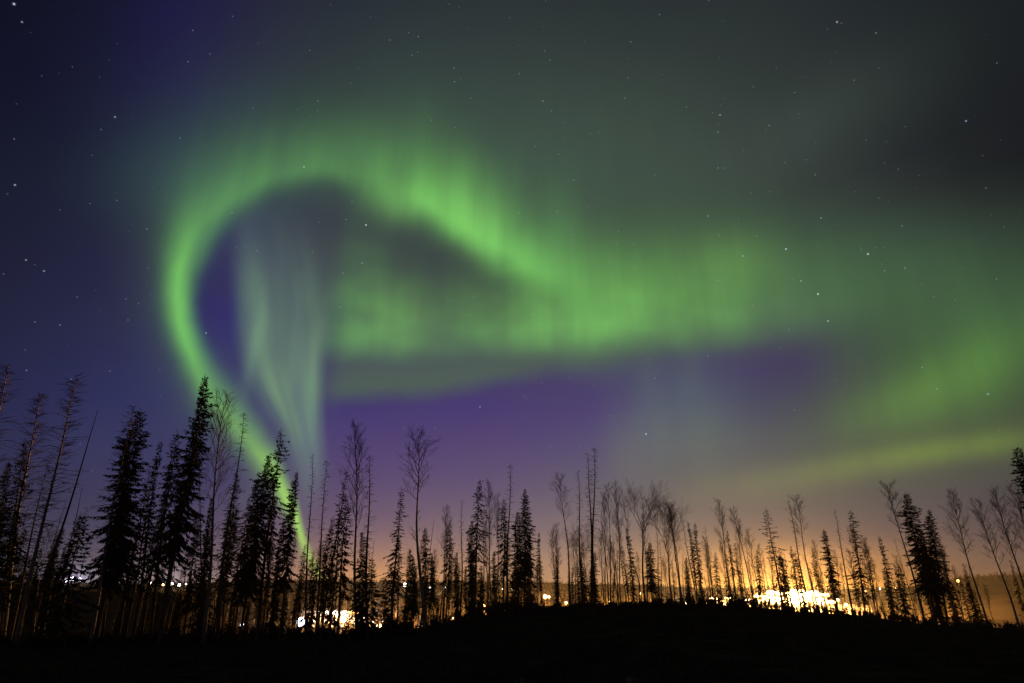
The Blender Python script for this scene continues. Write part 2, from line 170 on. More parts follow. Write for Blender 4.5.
INNER = (
    (0.0985, 0.3416, 0.356, 0, 0.054),
    (0.1134, 0.3386, 0.354, 0.0548, 0.0895),
    (0.1283, 0.3355, 0.3521, 0.1094, 0.1255),
    (0.1432, 0.3324, 0.3503, 0.1734, 0.1438),
    (0.1581, 0.3291, 0.349, 0.2604, 0.1403),
    (0.173, 0.3257, 0.3478, 0.3649, 0.1311),
    (0.1879, 0.3222, 0.3465, 0.4681, 0.1213),
    (0.2028, 0.3187, 0.3452, 0.579, 0.1086),
    (0.2177, 0.3146, 0.344, 0.6596, 0.099),
    (0.2326, 0.3091, 0.3429, 0.7007, 0.0938),
    (0.2475, 0.3029, 0.3419, 0.7295, 0.0904),
    (0.2624, 0.2971, 0.341, 0.7522, 0.09),
    (0.2773, 0.2915, 0.3403, 0.7722, 0.09),
    (0.2922, 0.2867, 0.3396, 0.7799, 0.09),
    (0.3071, 0.2828, 0.339, 0.7689, 0.0915),
    (0.322, 0.2794, 0.3384, 0.7453, 0.0949),
    (0.3369, 0.2765, 0.3381, 0.717, 0.0996),
    (0.3518, 0.274, 0.3381, 0.6773, 0.1106),
    (0.3666, 0.2718, 0.3381, 0.6267, 0.1276),
    (0.3815, 0.2696, 0.3381, 0.5768, 0.1451),
    (0.3964, 0.2674, 0.3377, 0.5321, 0.1627),
    (0.4113, 0.2652, 0.3371, 0.487, 0.1813),
    (0.4262, 0.2631, 0.3363, 0.437, 0.1989),
    (0.4411, 0.2611, 0.3354, 0.3762, 0.2154),
    (0.456, 0.2591, 0.3342, 0.3088, 0.2313),
    (0.4709, 0.2572, 0.3329, 0.244, 0.2461),
    (0.4858, 0.2552, 0.3315, 0.1887, 0.26),
    (0.5007, 0.2528, 0.33, 0.1377, 0.2734),
    (0.5156, 0.2511, 0.3279, 0.0931, 0.2848),
    (0.5305, 0.2508, 0.3236, 0.0576, 0.2932),
    (0.5454, 0.2507, 0.3152, 0.0285, 0.2997),
    (0.5603, 0.2506, 0.3063, 0, 0.306))
PATCH = (
    (-24.18, 18.9, 0.504, 3.073, -0.042, (-0.075, -0.12, -0.06)),
    (-25.62, 19.98, 0.623, 4.07, -0.026, (0.03, 0.065, 0.025)),
    (-22.04, 22.17, 0.662, 4.456, 0.089, (0.012, 0.024, 0.014)),
    (-24.43, 24.6, 0.656, 2.841, 0.102, (-0.012, -0.022, -0.01)),
    (-20.01, 14.03, 0.888, 5.184, 0.085, (0.02, 0.04, 0.022)),
    (-18.88, 9.57, 0.87, 3.29, 0.056, (0.02, 0.036, 0.022)),
    (-21.63, 15.26, 0.635, 3.323, -0.112, (-0.012, -0.02, -0.008)),
    (23.8, 28.05, 3.545, 2.834, -0.181, (0.03, 0.07, 0.008)),
    (-3.72, 33.62, 3.1, 3.185, -0.49, (0.03, 0.07, 0.01)),
    (-9.6, 32.16, 6.347, 1.213, -0.042, (-0.022, -0.055, -0.014)),
    (-1.34, 27.86, 3.959, 1.728, -0.493, (-0.018, -0.045, -0.01)),
    (-12.01, 24.44, 3.545, 3.014, 0.08, (0.02, 0.04, 0.006)),
    (36.81, 19.23, 12.181, 1.03, 0.03, (-0.01, -0.022, -0.004)),
    (36.32, 32.34, 8.029, 1.871, 0.115, (-0.01, -0.014, -0.008)),
    (37.03, 14.39, 6.629, 2.159, 0.295, (0.028, 0.075, 0.003)),
    (40.98, 15.59, 4.732, 3.052, 0.388, (0.015, 0.045, 0.004)),
    (38.81, 9.71, 7.044, 0.951, 0.015, (0.036, 0.066, 0)),
    (31.57, 9.12, 7.262, 1.131, 0.078, (0.042, 0.055, 0)),
    (23.61, 8.07, 7.006, 1.684, 0.048, (0.03, 0.032, 0)),
    (17.72, 16.27, 6.571, 5.338, -0.297, (0.002, 0.018, -0.024)),
    (14.92, 12.35, 6.598, 3.417, -0.056, (0.004, 0.01, -0.018)),
    (11.2, 12.16, 2.037, 3.715, 0.01, (0.02, 0.028, -0.005)),
    (14.57, 13.49, 1.066, 3.983, -0.111, (0.012, 0.022, 0)),
    (13.41, 16.41, 1.098, 4.601, -0.167, (0.008, 0.018, 0.002)),
    (17.98, 18.42, 1.337, 3.211, -0.236, (0.006, 0.014, 0.002)),
    (18.27, 13.25, 3.344, 3.906, -0.074, (0.015, 0.026, 0)),
    (33.22, 11.72, 6.098, 1.031, -0.011, (-0.02, -0.03, -0.006)),
    (10.8, 27.74, 7.631, 3.824, -0.078, (0.02, 0.07, 0.008)),
    (20.73, 27.54, 9.844, 3.94, -0.154, (0.015, 0.045, 0.006)),
    (5.12, 33.85, 2.618, 4.298, 0.044, (0.012, 0.045, 0.008)),
    (-8.58, 36.93, 3.966, 3.505, -0.507, (0.03, 0.1, 0.012)),
    (-13.28, 35.11, 3.793, 1.856, -0.105, (0.038, 0.1, 0.018)),
    (37.06, 23.13, 11.455, 4.171, -0.111, (0.011, 0.034, 0.006)),
    (42.58, 17.94, 5.243, 3.598, 0.038, (0.01, 0.035, 0.004)),
    (31.78, 13.58, 6.495, 4.639, 0.147, (0.01, 0.022, 0.002)),
    (18.68, 16.47, 7.878, 4.486, -0.092, (0.006, 0.016, 0)),
    (10.88, 41.24, 15.422, 6.19, -0.095, (0.006, 0.014, 0.006)),
    (34.37, 38.07, 8.75, 3.045, 0.07, (0.008, 0.012, 0.008)),
    (-22.9, 9.33, 1.234, 4.712, -0.419, (0.01, 0.02, 0)),
    (-24.39, 36.92, 13.19, 3.439, 0.36, (0.012, 0.035, 0.012)),
    (-32.74, 36.05, 7.556, 4.801, 0.929, (0.006, 0.018, 0.008)),
    (22.22, -0.7, 9.672, 2.209, 0.005, (0.3, 0.11, 0)),
    (23.35, -0.85, 5.183, 1.313, 0.006, (1.4, 0.6, 0.1)),
    (16.53, -1.05, 4.703, 1.245, 0.005, (0.3, 0.13, 0.02)),
    (-12.25, -0.58, 7.357, 2.085, -0.002, (0.22, 0.09, 0)),
    (-28.56, -0.01, 3.979, 1.066, 0, (0.22, 0.16, 0.16)),
    (-35, 0, 1.384, 0.902, 0, (0.35, 0.3, 0.45)),
    (31.62, -0.36, 4.195, 0.723, 0.004, (0.12, 0.045, 0)))
STARS = (
    (-0.637441, 0.609634, 0.471185, 1),
    (-0.239606, 0.805291, 0.542305, 1.3),
    (-0.638569, 0.662406, 0.391725, 0.8),
    (-0.625171, 0.679098, 0.384691, 0.9),
    (-0.538056, 0.608787, 0.582987, 0.9),
    (-0.525585, 0.708789, 0.47051, 0.5),
    (-0.324796, 0.73142, 0.59961, 1),
    (-0.426346, 0.740137, 0.520026, 0.6),
    (-0.466587, 0.811488, 0.351829, 0.9),
    (-0.348984, 0.868543, 0.351914, 0.5),
    (-0.569155, 0.774162, 0.277012, 0.5),
    (-0.598873, 0.713637, 0.363418, 0.5),
    (-0.595944, 0.485565, 0.639592, 1.4),
    (-0.594834, 0.500971, 0.62865, 0.8),
    (0.316841, 0.683066, 0.658052, 0.9),
    (0.316838, 0.699739, 0.640296, 0.7),
    (0.422775, 0.771355, 0.475681, 1.3),
    (0.465407, 0.786641, 0.405701, 1.3),
    (0.518842, 0.731387, 0.442579, 1.3),
    (0.366588, 0.797613, 0.478985, 0.9),
    (0.444048, 0.787012, 0.428292, 0.9),
    (0.478197, 0.798384, 0.365938, 1),
    (0.322135, 0.733072, 0.599028, 0.6),
    (0.313624, 0.779631, 0.542047, 0.8),
    (0.462104, 0.729798, 0.50384, 0.8),
    (0.484658, 0.555102, 0.675994, 0.6),
    (0.440597, 0.559463, 0.70205, 1),
    (0.590489, 0.586229, 0.554669, 0.9),
    (0.619919, 0.623152, 0.476846, 0.5),
    (0.049312, 0.704746, 0.707744, 0.7),
    (0.176808, 0.691409, 0.700495, 0.6),
    (0.430891, 0.82607, 0.363237, 0.5),
    (0.320055, 0.883474, 0.342108, 0.6),
    (0.222435, 0.947856, 0.228236, 1.2),
    (-0.054742, 0.959063, 0.27785, 0.9),
    (0.020595, 0.954911, 0.296178, 0.6),
    (0.036143, 0.903383, 0.427308, 0.6),
    (0.214699, 0.864951, 0.453612, 0.5),
    (-0.179357, 0.966154, 0.18541, 0.5),
    (-0.422777, 0.594935, 0.683602, 0.5),
    (-0.382706, 0.658623, 0.647883, 0.4),
    (-0.183467, 0.631, 0.753776, 0.5),
    (-0.152768, 0.649818, 0.74458, 0.5),
    (0.632851, 0.73873, 0.231898, 0.9),
    (-0.248261, 0.836298, 0.488847, 0.8),
    (-0.277965, 0.83741, 0.470617, 0.6),
    (0.557881, 0.720016, 0.412729, 0.6),
    (0.606013, 0.710682, 0.357321, 0.4),
    (0.099309, 0.94085, 0.323943, 0.5),
    (0.238938, 0.918137, 0.316123, 0.6),
    (-0.07215, 0.90235, 0.424922, 0.5),
    (-0.518367, 0.804668, 0.28949, 0.4),
    (-0.614539, 0.719393, 0.323754, 0.6),
    (-0.63498, 0.702828, 0.320677, 0.5),
    (-0.605094, 0.649174, 0.460907, 0.4),
    (-0.55178, 0.757547, 0.3488, 0.5),
    (0.05884, 0.661611, 0.747535, 0.5),
    (0.162493, 0.944395, 0.285858, 0.4),
    (-0.109403, 0.888066, 0.446508, 0.5))

world = bpy.data.worlds.new("World")
scene.world = world
world.use_nodes = True
NT = world.node_tree
NT.nodes.clear()


def node(kind, **props):
    n = NT.nodes.new(kind)
    for k, v in props.items():
        setattr(n, k, v)
    return n


def plug(inp, v):
    if isinstance(v, (int, float)):
        inp.default_value = v
    elif isinstance(v, (tuple, list)):
        inp.default_value = v
    else:
        NT.links.new(v, inp)


def M(op, *a, clamp=False):
    n = node('ShaderNodeMath', operation=op, use_clamp=clamp)
    for i, v in enumerate(a):
        plug(n.inputs[i], v)
    return n.outputs[0]


def VM(op, a, b=None, scale=None):
    n = node('ShaderNodeVectorMath', operation=op)
    plug(n.inputs[0], a)
    if b is not None:
        plug(n.inputs[1], b)
    if scale is not None:
        plug(n.inputs['Scale'], scale)
    return n.outputs['Value'] if op in ('DOT_PRODUCT', 'LENGTH', 'DISTANCE') else n.outputs['Vector']


def smooth(lo, hi, x):
    n = node('ShaderNodeMapRange', interpolation_type='SMOOTHSTEP')
    plug(n.inputs['Value'], x)
    plug(n.inputs['From Min'], lo)
    plug(n.inputs['From Max'], hi)
    return n.outputs['Result']


def linear(lo, hi, x):
    n = node('ShaderNodeMapRange', interpolation_type='LINEAR')
    plug(n.inputs['Value'], x)
    plug(n.inputs['From Min'], lo)
    plug(n.inputs['From Max'], hi)
    return n.outputs['Result']


def ramp(x, stops):
    n = node('ShaderNodeValToRGB')
    cr = n.color_ramp
    cr.interpolation = 'LINEAR'
    while len(cr.elements) > 1:
        cr.elements.remove(cr.elements[-1])
    for i, s in enumerate(stops):
        e = cr.elements[0] if i == 0 else cr.elements.new(s[0])
        e.position = s[0]
    for e, s in zip(cr.elements, stops):
        e.color = (s[1], s[2], s[3], s[4] if len(s) > 4 else 1.0)
    plug(n.inputs[0], x)
    return n.outputs[0], n.outputs[1]


def split(c):
    n = node('ShaderNodeSeparateColor')
    plug(n.inputs[0], c)
    return n.outputs[0], n.outputs[1], n.outputs[2]


def vec(x, y, z):
    n = node('ShaderNodeCombineXYZ')
    for i, v in enumerate((x, y, z)):
        plug(n.inputs[i], v)
    return n.outputs[0]


def mixc(f, a, b):
    n = node('ShaderNodeMix', data_type='RGBA')
    plug(n.inputs[0], f)
    plug(n.inputs[6], a)
    plug(n.inputs[7], b)
    return n.outputs[2]


def noise_tex(v, scale, detail=2.0, rough=0.5):
    n = node('ShaderNodeTexNoise')
    plug(n.inputs['Vector'], v)
    n.inputs['Scale'].default_value = scale
    n.inputs['Detail'].default_value = detail
    n.inputs['Roughness'].default_value = rough
    return n.outputs[0]


def build_sky():
    tc = node('ShaderNodeTexCoord')
    d = VM('NORMALIZE', tc.outputs['Generated'])
    sx = node('ShaderNodeSeparateXYZ')
    plug(sx.inputs[0], d)
    X, Y, Z = sx.outputs
    DEG = 180.0 / math.pi
    az = M('MULTIPLY', M('ARCTAN2', X, Y), DEG)
    el = M('MULTIPLY', M('ARCSINE', Z), DEG)
    # slow wander so that no edge is ruler straight
    ae = vec(az, el, 0.0)
    wob = M('SUBTRACT', noise_tex(ae, 0.16, 2.0), 0.5)
    elw = M('MULTIPLY_ADD', wob, 1.5, el)
    t = M('DIVIDE', M('ADD', az, 60.0), 120.0)

    # unlit night sky with town glow along the horizon
    col = None
    for j, row in enumerate(SKY_BASE):
        stops = [(i / 30.0, c[0], c[1], c[2]) for i, c in enumerate(row)]
        c, _ = ramp(t, stops)
        if col is None:
            col = c
        else:
            col = mixc(linear(SKY_ELS[j - 1], SKY_ELS[j], el), col, c)
    far = smooth(58.0, 110.0, M('ABSOLUTE', az))
    col = mixc(far, col, (0.014, 0.015, 0.034, 1.0))
    col = mixc(smooth(55.0, 85.0, el), col, (0.020, 0.024, 0.034, 1.0))

    # ray structure: noise stretched along the vertical
    rays = M('MULTIPLY_ADD', noise_tex(vec(M('MULTIPLY', az, 0.30), M('MULTIPLY', el, 0.035), 0.0), 1.0, 3.0, 0.5), 1.1, 0.45)
    fine = M('MULTIPLY_ADD', noise_tex(vec(M('MULTIPLY', az, 0.5), M('MULTIPLY', el, 0.06), 4.0), 1.0, 2.0, 0.5), 0.8, 0.6)
    blot = M('MULTIPLY_ADD', noise_tex(vec(M('MULTIPLY', az, 0.14), M('MULTIPLY', el, 0.20), 2.0), 1.0, 2.0), 1.5, 0.25)
    acc = col

    def add(acc, amount, colour):
        n = node('ShaderNodeMix', data_type='RGBA', blend_type='ADD')
        n.clamp_factor = False
        n.clamp_result = False
        plug(n.inputs[0], amount)
        plug(n.inputs[6], acc)
        plug(n.inputs[7], (colour[0], colour[1], colour[2], 1.0) if isinstance(colour, tuple) else colour)
        return n.outputs[2]

    # main band and its grey lower lip
    c, a = ramp(t, BAND)
    e0, amp, th = split(c)
    edge = M('MULTIPLY', e0, 60.0)
    dd = M('SUBTRACT', elw, edge)
    up = M('DIVIDE', M('MAXIMUM', dd, 0.0), M('MULTIPLY', th, 10.0))
    body = M('MULTIPLY', smooth(-1.5, 2.6, dd), M('EXPONENT', M('MULTIPLY', M('POWER', up, 2.0), -1.0)))
    body = M('MULTIPLY', M('MULTIPLY', body, amp), M('MULTIPLY', rays, blot))
    c, a = ramp(t, LIP)
    e1, amp1, th1 = split(c)
    d1 = M('SUBTRACT', elw, M('MULTIPLY', e1, 60.0))
    up1 = M('DIVIDE', M('MAXIMUM', d1, 0.0), M('MULTIPLY', th1, 10.0))
    lip = M('MULTIPLY', smooth(-1.3, 1.3, d1), M('EXPONENT', M('MULTIPLY', M('POWER', up1, 2.0), -0.6)))
    lip = M('MULTIPLY', lip, amp1)
    # the purple below the band gives way inside the lip
    acc = mixc(M('MULTIPLY', lip, 0.9, clamp=True), acc, (0.084, 0.132, 0.084, 1.0))
    acc = mixc(M('MULTIPLY', body, 0.9, clamp=True), acc, (0.050, 0.085, 0.045, 1.0))
    acc = add(acc, body, (0.150, 0.480, 0.080))

    # rayed inner curtain
    c, a = ramp(M('DIVIDE', el, 60.0), INNER)
    l0, r0, ai = split(c)
    azl = M('MULTIPLY_ADD', l0, 120.0, -60.0)
    azr = M('MULTIPLY_ADD', r0, 120.0, -60.0)
    azs = M('MULTIPLY_ADD', wob, 0.5, az)
    soft = M('MULTIPLY', a, 10.0)
    inn = M('MULTIPLY', smooth(M('SUBTRACT', azl, 1.0), M('ADD', azl, 1.8), azs),
            M('SUBTRACT', 1.0, smooth(M('SUBTRACT', azr, soft), M('ADD', azr, soft), azs)))
    across = M('DIVIDE', M('SUBTRACT', azs, azl), M('SUBTRACT', azr, azl))
    str_ = noise_tex(vec(M('MULTIPLY', across, 2.3), M('MULTIPLY', el, 0.07), 9.0), 1.0, 2.0, 0.45)
    str_ = M('MULTIPLY_ADD', smooth(0.22, 0.78, str_), 0.85, 0.52)
    inn = M('MULTIPLY', M('MULTIPLY', inn, ai), str_)
    acc = mixc(M('MULTIPLY', inn, 0.95, clamp=True), acc, (0.165, 0.285, 0.180, 1.0))

    # loop, in polar form about its centre
    dx = M('SUBTRACT', az, LOOP_CENTRE[0])
    dy = M('SUBTRACT', el, LOOP_CENTRE[1])
    p = M('ADD', M('MULTIPLY', dx, -0.7071), M('MULTIPLY', dy, 0.7071))
    q = M('ADD', M('MULTIPLY', dx, 0.7071), M('MULTIPLY', dy, 0.7071))
    th_ = M('MULTIPLY_ADD', M('ARCTAN2', q, p), 0.5 / math.pi, 0.5)
    c, a = ramp(th_, LOOP)
    r0, amp, wi = split(c)
    r = M('SQRT', M('ADD', M('MULTIPLY', dx, dx), M('MULTIPLY', dy, dy)))
    rag = M('MULTIPLY', M('SUBTRACT', noise_tex(vec(az, M('MULTIPLY', el, 0.7), 5.0), 0.20, 0.6), 0.5), M('MULTIPLY', smooth(21.0, 29.0, el), smooth(-27.0, -17.0, az)))
    rr = M('SUBTRACT', M('MULTIPLY_ADD', rag, 2.8, M('MULTIPLY_ADD', wob, 0.9, r)), M('MULTIPLY', r0, 40.0))
    fin = M('DIVIDE', M('MINIMUM', rr, 0.0), M('MULTIPLY', wi, 10.0))
    fout = M('DIVIDE', M('MAXIMUM', rr, 0.0), M('MULTIPLY', a, 10.0))
    prof = M('EXPONENT', M('MULTIPLY', M('ADD', M('POWER', M('ABSOLUTE', fin), 2.0), M('POWER', fout, 1.5)), -1.0))
    rays2 = M('MULTIPLY_ADD', M('SUBTRACT', rays, 1.0), smooth(16.0, 26.0, el), 1.0)
    lp = M('MULTIPLY', M('MULTIPLY', prof, amp), rays2)
    halo = M('MULTIPLY', M('EXPONENT', M('MULTIPLY', M('POWER', M('MULTIPLY', fout, 0.28), 2.0), -1.0)), M('MULTIPLY', amp, smooth(-0.6, 0.0, fin)))
    acc = mixc(M('MULTIPLY', M('MULTIPLY', halo, smooth(4.0, 14.0, el)), 0.55, clamp=True), acc, (0.062, 0.095, 0.070, 1.0))
    warm = smooth(20.0, 4.0, el)
    acc = mixc(M('MULTIPLY', lp, 0.9, clamp=True), acc, (0.045, 0.085, 0.045, 1.0))
    acc = add(acc, lp, (0.150, 0.520, 0.085))
    acc = add(acc, M('MULTIPLY', lp, warm), (0.22, 0.16, -0.09))

    # soft patches, streaks and town glow
    for (pa, pe, sa, se, ang, colr) in PATCH:
        mp = node('ShaderNodeMapping', vector_type='TEXTURE')
        plug(mp.inputs[0], ae)
        mp.inputs[1].default_value = (pa, pe, 0.0)
        mp.inputs[2].default_value = (0.0, 0.0, ang)
        mp.inputs[3].default_value = (sa, se, 1.0)
        g = M('EXPONENT', M('MULTIPLY', VM('DOT_PRODUCT', mp.outputs[0], mp.outputs[0]), -1.0))
        if pe > 1.5 and sa > 2.0 and colr[2] > -0.01:
            g = M('MULTIPLY', g, fine)
        acc = add(acc, g, colr)

    # stars: many faint ones from cells, the brighter ones by direction
    low = smooth(2.0, 16.0, el)
    vo = node('ShaderNodeTexVoronoi', feature='F1')
    plug(vo.inputs['Vector'], d)
    vo.inputs['Scale'].default_value = 78.0
    rnd = node('ShaderNodeSeparateColor')
    plug(rnd.inputs[0], vo.outputs['Color'])
    s = M('SUBTRACT', 1.0, smooth(0.02, 0.095, vo.outputs['Distance']))
    s = M('MULTIPLY', s, M('POWER', rnd.outputs[0], 3.0))
    acc = add(acc, M('MULTIPLY', s, low), (0.19, 0.21, 0.25))
    for k, (x, y, z, m) in enumerate(STARS):
        c = VM('DISTANCE', d, (x, y, z))
        w = 0.80e-3 * (0.7 + 0.4 * m)
        g = M('EXPONENT', M('MULTIPLY', M('MULTIPLY', c, c), -1.0 / (w * w)))
        tint = ((0.75, 0.85, 1.1), (0.95, 0.95, 1.0), (1.0, 0.9, 0.8), (0.65, 0.8, 1.2))[k % 4]
        acc = add(acc, g, tuple(0.52 * m ** 1.6 * v for v in tint))

    # the last trace of the atmosphere's own light with the moonless sun far below
    nis = node('ShaderNodeTexSky', sky_type='NISHITA')
    nis.sun_disc = False
    nis.sun_elevation = math.radians(-8.0)
    nis.sun_rotation = math.radians(200.0)
    acc = add(acc, 0.002, nis.outputs[0])
    n = node('ShaderNodeMix', data_type='RGBA', blend_type='LIGHTEN')
    n.inputs[0].default_value = 1.0
    plug(n.inputs[6], acc)
    n.inputs[7].default_value = (0.0, 0.0, 0.0, 1.0)
    acc = n.outputs[2]

    bg = node('ShaderNodeBackground')
    plug(bg.inputs[0], acc)
    bg.inputs[1].default_value = 1.0
    out = node('ShaderNodeOutputWorld')
    plug(out.inputs[0], bg.outputs[0])


build_sky()
world.cycles.sampling_method = 'MANUAL'
world.cycles.sample_map_resolution = 512



# ------------------------------------------------------------------ moonless night: very faint warm fill added behind the camera to brown the twigs
sun_d = bpy.data.lights.new("sun", 'SUN')
sun_d.energy = 0.028
sun_d.angle = math.radians(2.0)
sun_d.color = (1.0, 0.66, 0.45)
sun = bpy.data.objects.new("sun", sun_d)
COL.objects.link(sun)
sun.rotation_euler = (math.radians(72.0), 0.0, math.radians(-20.0))


# ------------------------------------------------------------------ helpers
def interp(tab, x):
    if x <= tab[0][0]:
        return tab[0][1]
    for (x0, y0), (x1, y1) in zip(tab, tab[1:]):
        if x <= x1:
            f = (x - x0) / (x1 - x0)
            return y0 + (y1 - y0) * f
    return tab[-1][1]


def sstep(a, b, x):
    f = min(1.0, max(0.0, (x - a) / (b - a)))
    return f * f * (3 - 2 * f)


def make_mesh(name, V, F, mat, parent=None, smooth=False):
    me = bpy.data.meshes.new(name)
    me.from_pydata(V, [], F)
    if smooth:
        me.polygons.foreach_set('use_smooth', [True] * len(me.polygons))
    me.update()
    o = bpy.data.objects.new(name, me)
    me.materials.append(mat)
    COL.objects.link(o)
    if parent is not None:
        o.parent = parent
    return o


def empty(name, loc):
    o = bpy.data.objects.new(name, None)
    o.empty_display_size = 0.5
    o.location = loc
    COL.objects.link(o)
    return o


def tag(o, label, category, group=None, kind=None):
    if label:
        o["label"] = label
    if category:
        o["category"] = category
    if group:
        o["group"] = group
    if kind:
        o["kind"] = kind


def material(name, c0, c1, scale=3.0, rough=0.9, detail=4.0, bump=0.0, stretch=(1, 1, 1), spec=0.0):
    m = bpy.data.materials.new(name)
    m.use_nodes = True
    nt = m.node_tree
    bs = nt.nodes['Principled BSDF']
    bs.inputs['Roughness'].default_value = rough
    bs.inputs['Specular IOR Level'].default_value = spec
    tc = nt.nodes.new('ShaderNodeTexCoord')
    mp = nt.nodes.new('ShaderNodeMapping')
    mp.inputs[3].default_value = stretch
    nt.links.new(tc.outputs['Object'], mp.inputs[0])
    nz = nt.nodes.new('ShaderNodeTexNoise')
    nz.inputs['Scale'].default_value = scale
    nz.inputs['Detail'].default_value = detail
    nt.links.new(mp.outputs[0], nz.inputs['Vector'])
    cr = nt.nodes.new('ShaderNodeValToRGB')
    cr.color_ramp.elements[0].position = 0.3
    cr.color_ramp.elements[1].position = 0.7
    cr.color_ramp.elements[0].color = (*c0, 1)
    cr.color_ramp.elements[1].color = (*c1, 1)
    nt.links.new(nz.outputs[0], cr.inputs[0])
    nt.links.new(cr.outputs[0], bs.inputs['Base Color'])
    if bump:
        bp = nt.nodes.new('ShaderNodeBump')
        bp.inputs['Strength'].default_value = bump
        nt.links.new(nz.outputs[0], bp.inputs['Height'])
        nt.links.new(bp.outputs[0], bs.inputs['Normal'])
    return m


def glow(name, colour, strength):
    m = bpy.data.materials.new(name)
    m.use_nodes = True
    bs = m.node_tree.nodes['Principled BSDF']
    bs.inputs['Base Color'].default_value = (0.6, 0.6, 0.6, 1)
    bs.inputs['Emission Color'].default_value = (*colour, 1)
    bs.inputs['Emission Strength'].default_value = strength
    m.cycles.emission_sampling = 'NONE'
    return m


MAT_GROUND = material('ground_soil', (0.016, 0.014, 0.010), (0.070, 0.058, 0.040), 0.9, 0.95, 8.0, 0.4)
MAT_HILL = material('hill_scrub', (0.03, 0.024, 0.017), (0.075, 0.058, 0.040), 0.02, 0.95, 8.0)
MAT_WOOD = material('far_conifers', (0.03, 0.032, 0.018), (0.075, 0.060, 0.038), 0.05, 0.9)
MAT_GRASS = material('dry_grass', (0.05, 0.043, 0.024), (0.12, 0.10, 0.06), 1.5, 0.9)
MAT_NEEDLE = material('spruce_needles', (0.030, 0.040, 0.022), (0.065, 0.070, 0.040), 1.2, 0.8)
MAT_BARK = material('spruce_bark', (0.06, 0.05, 0.04), (0.13, 0.105, 0.085), 4.0, 0.9, 6.0, 0.3, (1, 1, 0.25))
MAT_POPLAR = material('poplar_bark', (0.16, 0.145, 0.12), (0.32, 0.29, 0.24), 3.0, 0.85, 6.0, 0.2, (1, 1, 0.4))
MAT_TWIG = material('bare_twigs', (0.05, 0.036, 0.025), (0.10, 0.075, 0.055), 2.0, 0.9)
MAT_STONE = material('pale_stone', (0.10, 0.10, 0.095), (0.24, 0.23, 0.22), 5.0, 0.9, 6.0, 0.3)
MAT_STEEL = material('galvanised_steel', (0.25, 0.25, 0.25), (0.38, 0.38, 0.37), 8.0, 0.5)
MAT_CLAD = material('shed_cladding', (0.34, 0.31, 0.27), (0.46, 0.43, 0.38), 1.0, 0.7)
MAT_ROOF = material('shed_roofing', (0.10, 0.10, 0.10), (0.17, 0.165, 0.16), 1.0, 0.7)
MAT_PAVE = material('pale_yard', (0.30, 0.28, 0.25), (0.42, 0.39, 0.35), 0.05, 0.9, 6.0)

# ------------------------------------------------------------------ terrain (bearing in degrees, distance in metres)
CREST = ((-51.382, -2.699), (-38.22, -3.643), (-32.346, -3.982), (-25.675, -3.965), (-18.119, -3.957), (-14.023, -4.191), (-9.814, -4.024), (-5.502, -3.274), (-2.856, -2.804), (0.718, -2.241), (7.864, -1.897), (16.44, -1.836), (21.234, -2.013), (26.415, -2.298), (29.818, -2.576), (34.204, -2.854), (38.385, -3.017), (50.574, -2.646))
SHOULDER = ((-52.253, -0.055), (-39.092, -0.33), (-35.6, -0.55), (-31.161, -0.65), (-26.98, -0.825), (-25.135, -2.176), (-22.86, -3.326), (-21.01, -4.472), (-17.862, -5.877))
RIDGE = ((-52.253, -0.055), (-39.161, -0.07), (-26.395, -0.081), (-18.657, 0.074), (-5.636, -0.006), (7.964, -0.172), (16.611, -0.408), (26.748, -0.529), (30.59, -0.51), (32.598, -0.358), (34.232, -0.144), (35.558, 0.27), (37.957, 0.462), (51.572, 0.417))
R_CREST, R_RIDGE = 48.0, 1600.0


def ground_z(r, az):
    zc = EYE + R_CREST * math.tan(math.radians(interp(CREST, az)))
    if r <= R_CREST:
        return zc * sstep(6.0, R_CREST, r)
    z = zc - 0.17 * (r - R_CREST) * sstep(R_CREST, 62.0, r)
    zr = EYE + R_RIDGE * math.tan(math.radians(interp(RIDGE, az)))
    f = max(0.0, (r - 260.0) / (R_RIDGE - 260.0))
    floor = -27.0 + (zr + 27.0) * f if r < R_RIDGE else zr - 0.05 * (r - R_RIDGE)
    z = max(z, floor)
    if az < -10.0:
        zs = EYE + 150.0 * math.tan(math.radians(interp(SHOULDER, az)))
        z = max(z, zs - 14.0 * ((r - 150.0) / 62.0) ** 2)
    return z


def ground_at(x, y):
    return ground_z(math.hypot(x, y), math.degrees(math.atan2(x, y)))


def bumps(x, y, s):
    return mnoise.fractal(Vector((x * s, y * s, 3.7)), 1.0, 2.0, 4)


def polar_sheet(name, rings, bearings, zfun, mat, closed):
    V, F = [], []
    n = len(bearings)
    for r in rings:
        for a in bearings:
            x, y = r * math.sin(math.radians(a)), r * math.cos(math.radians(a))
            V.append((x, y, zfun(r, a, x, y)))
    for i in range(len(rings) - 1):
        for j in range(n if closed else n - 1):
            k = (j + 1) % n
            F.append((i * n + j, (i + 1) * n + j, (i + 1) * n + k, i * n + k))
    return V, F


def ground_full(r, a, x, y):
    z = ground_z(r, a) if abs(a) <= 62 else ground_z(r, math.copysign(62, a))
    w = sstep(62, 120, abs(a))
    z = z * (1 - w) + (0.0 if r < 60 else -0.02 * (r - 60) * (r < 400) - 6.8 * (r >= 400)) * w
    amp = 0.05 * sstep(1, 8, r) + 0.10 * sstep(20, 60, r) + 1.2 * sstep(150, 400, r)
    return z + amp * bumps(x, y, 0.22 if r < 150 else 0.02)


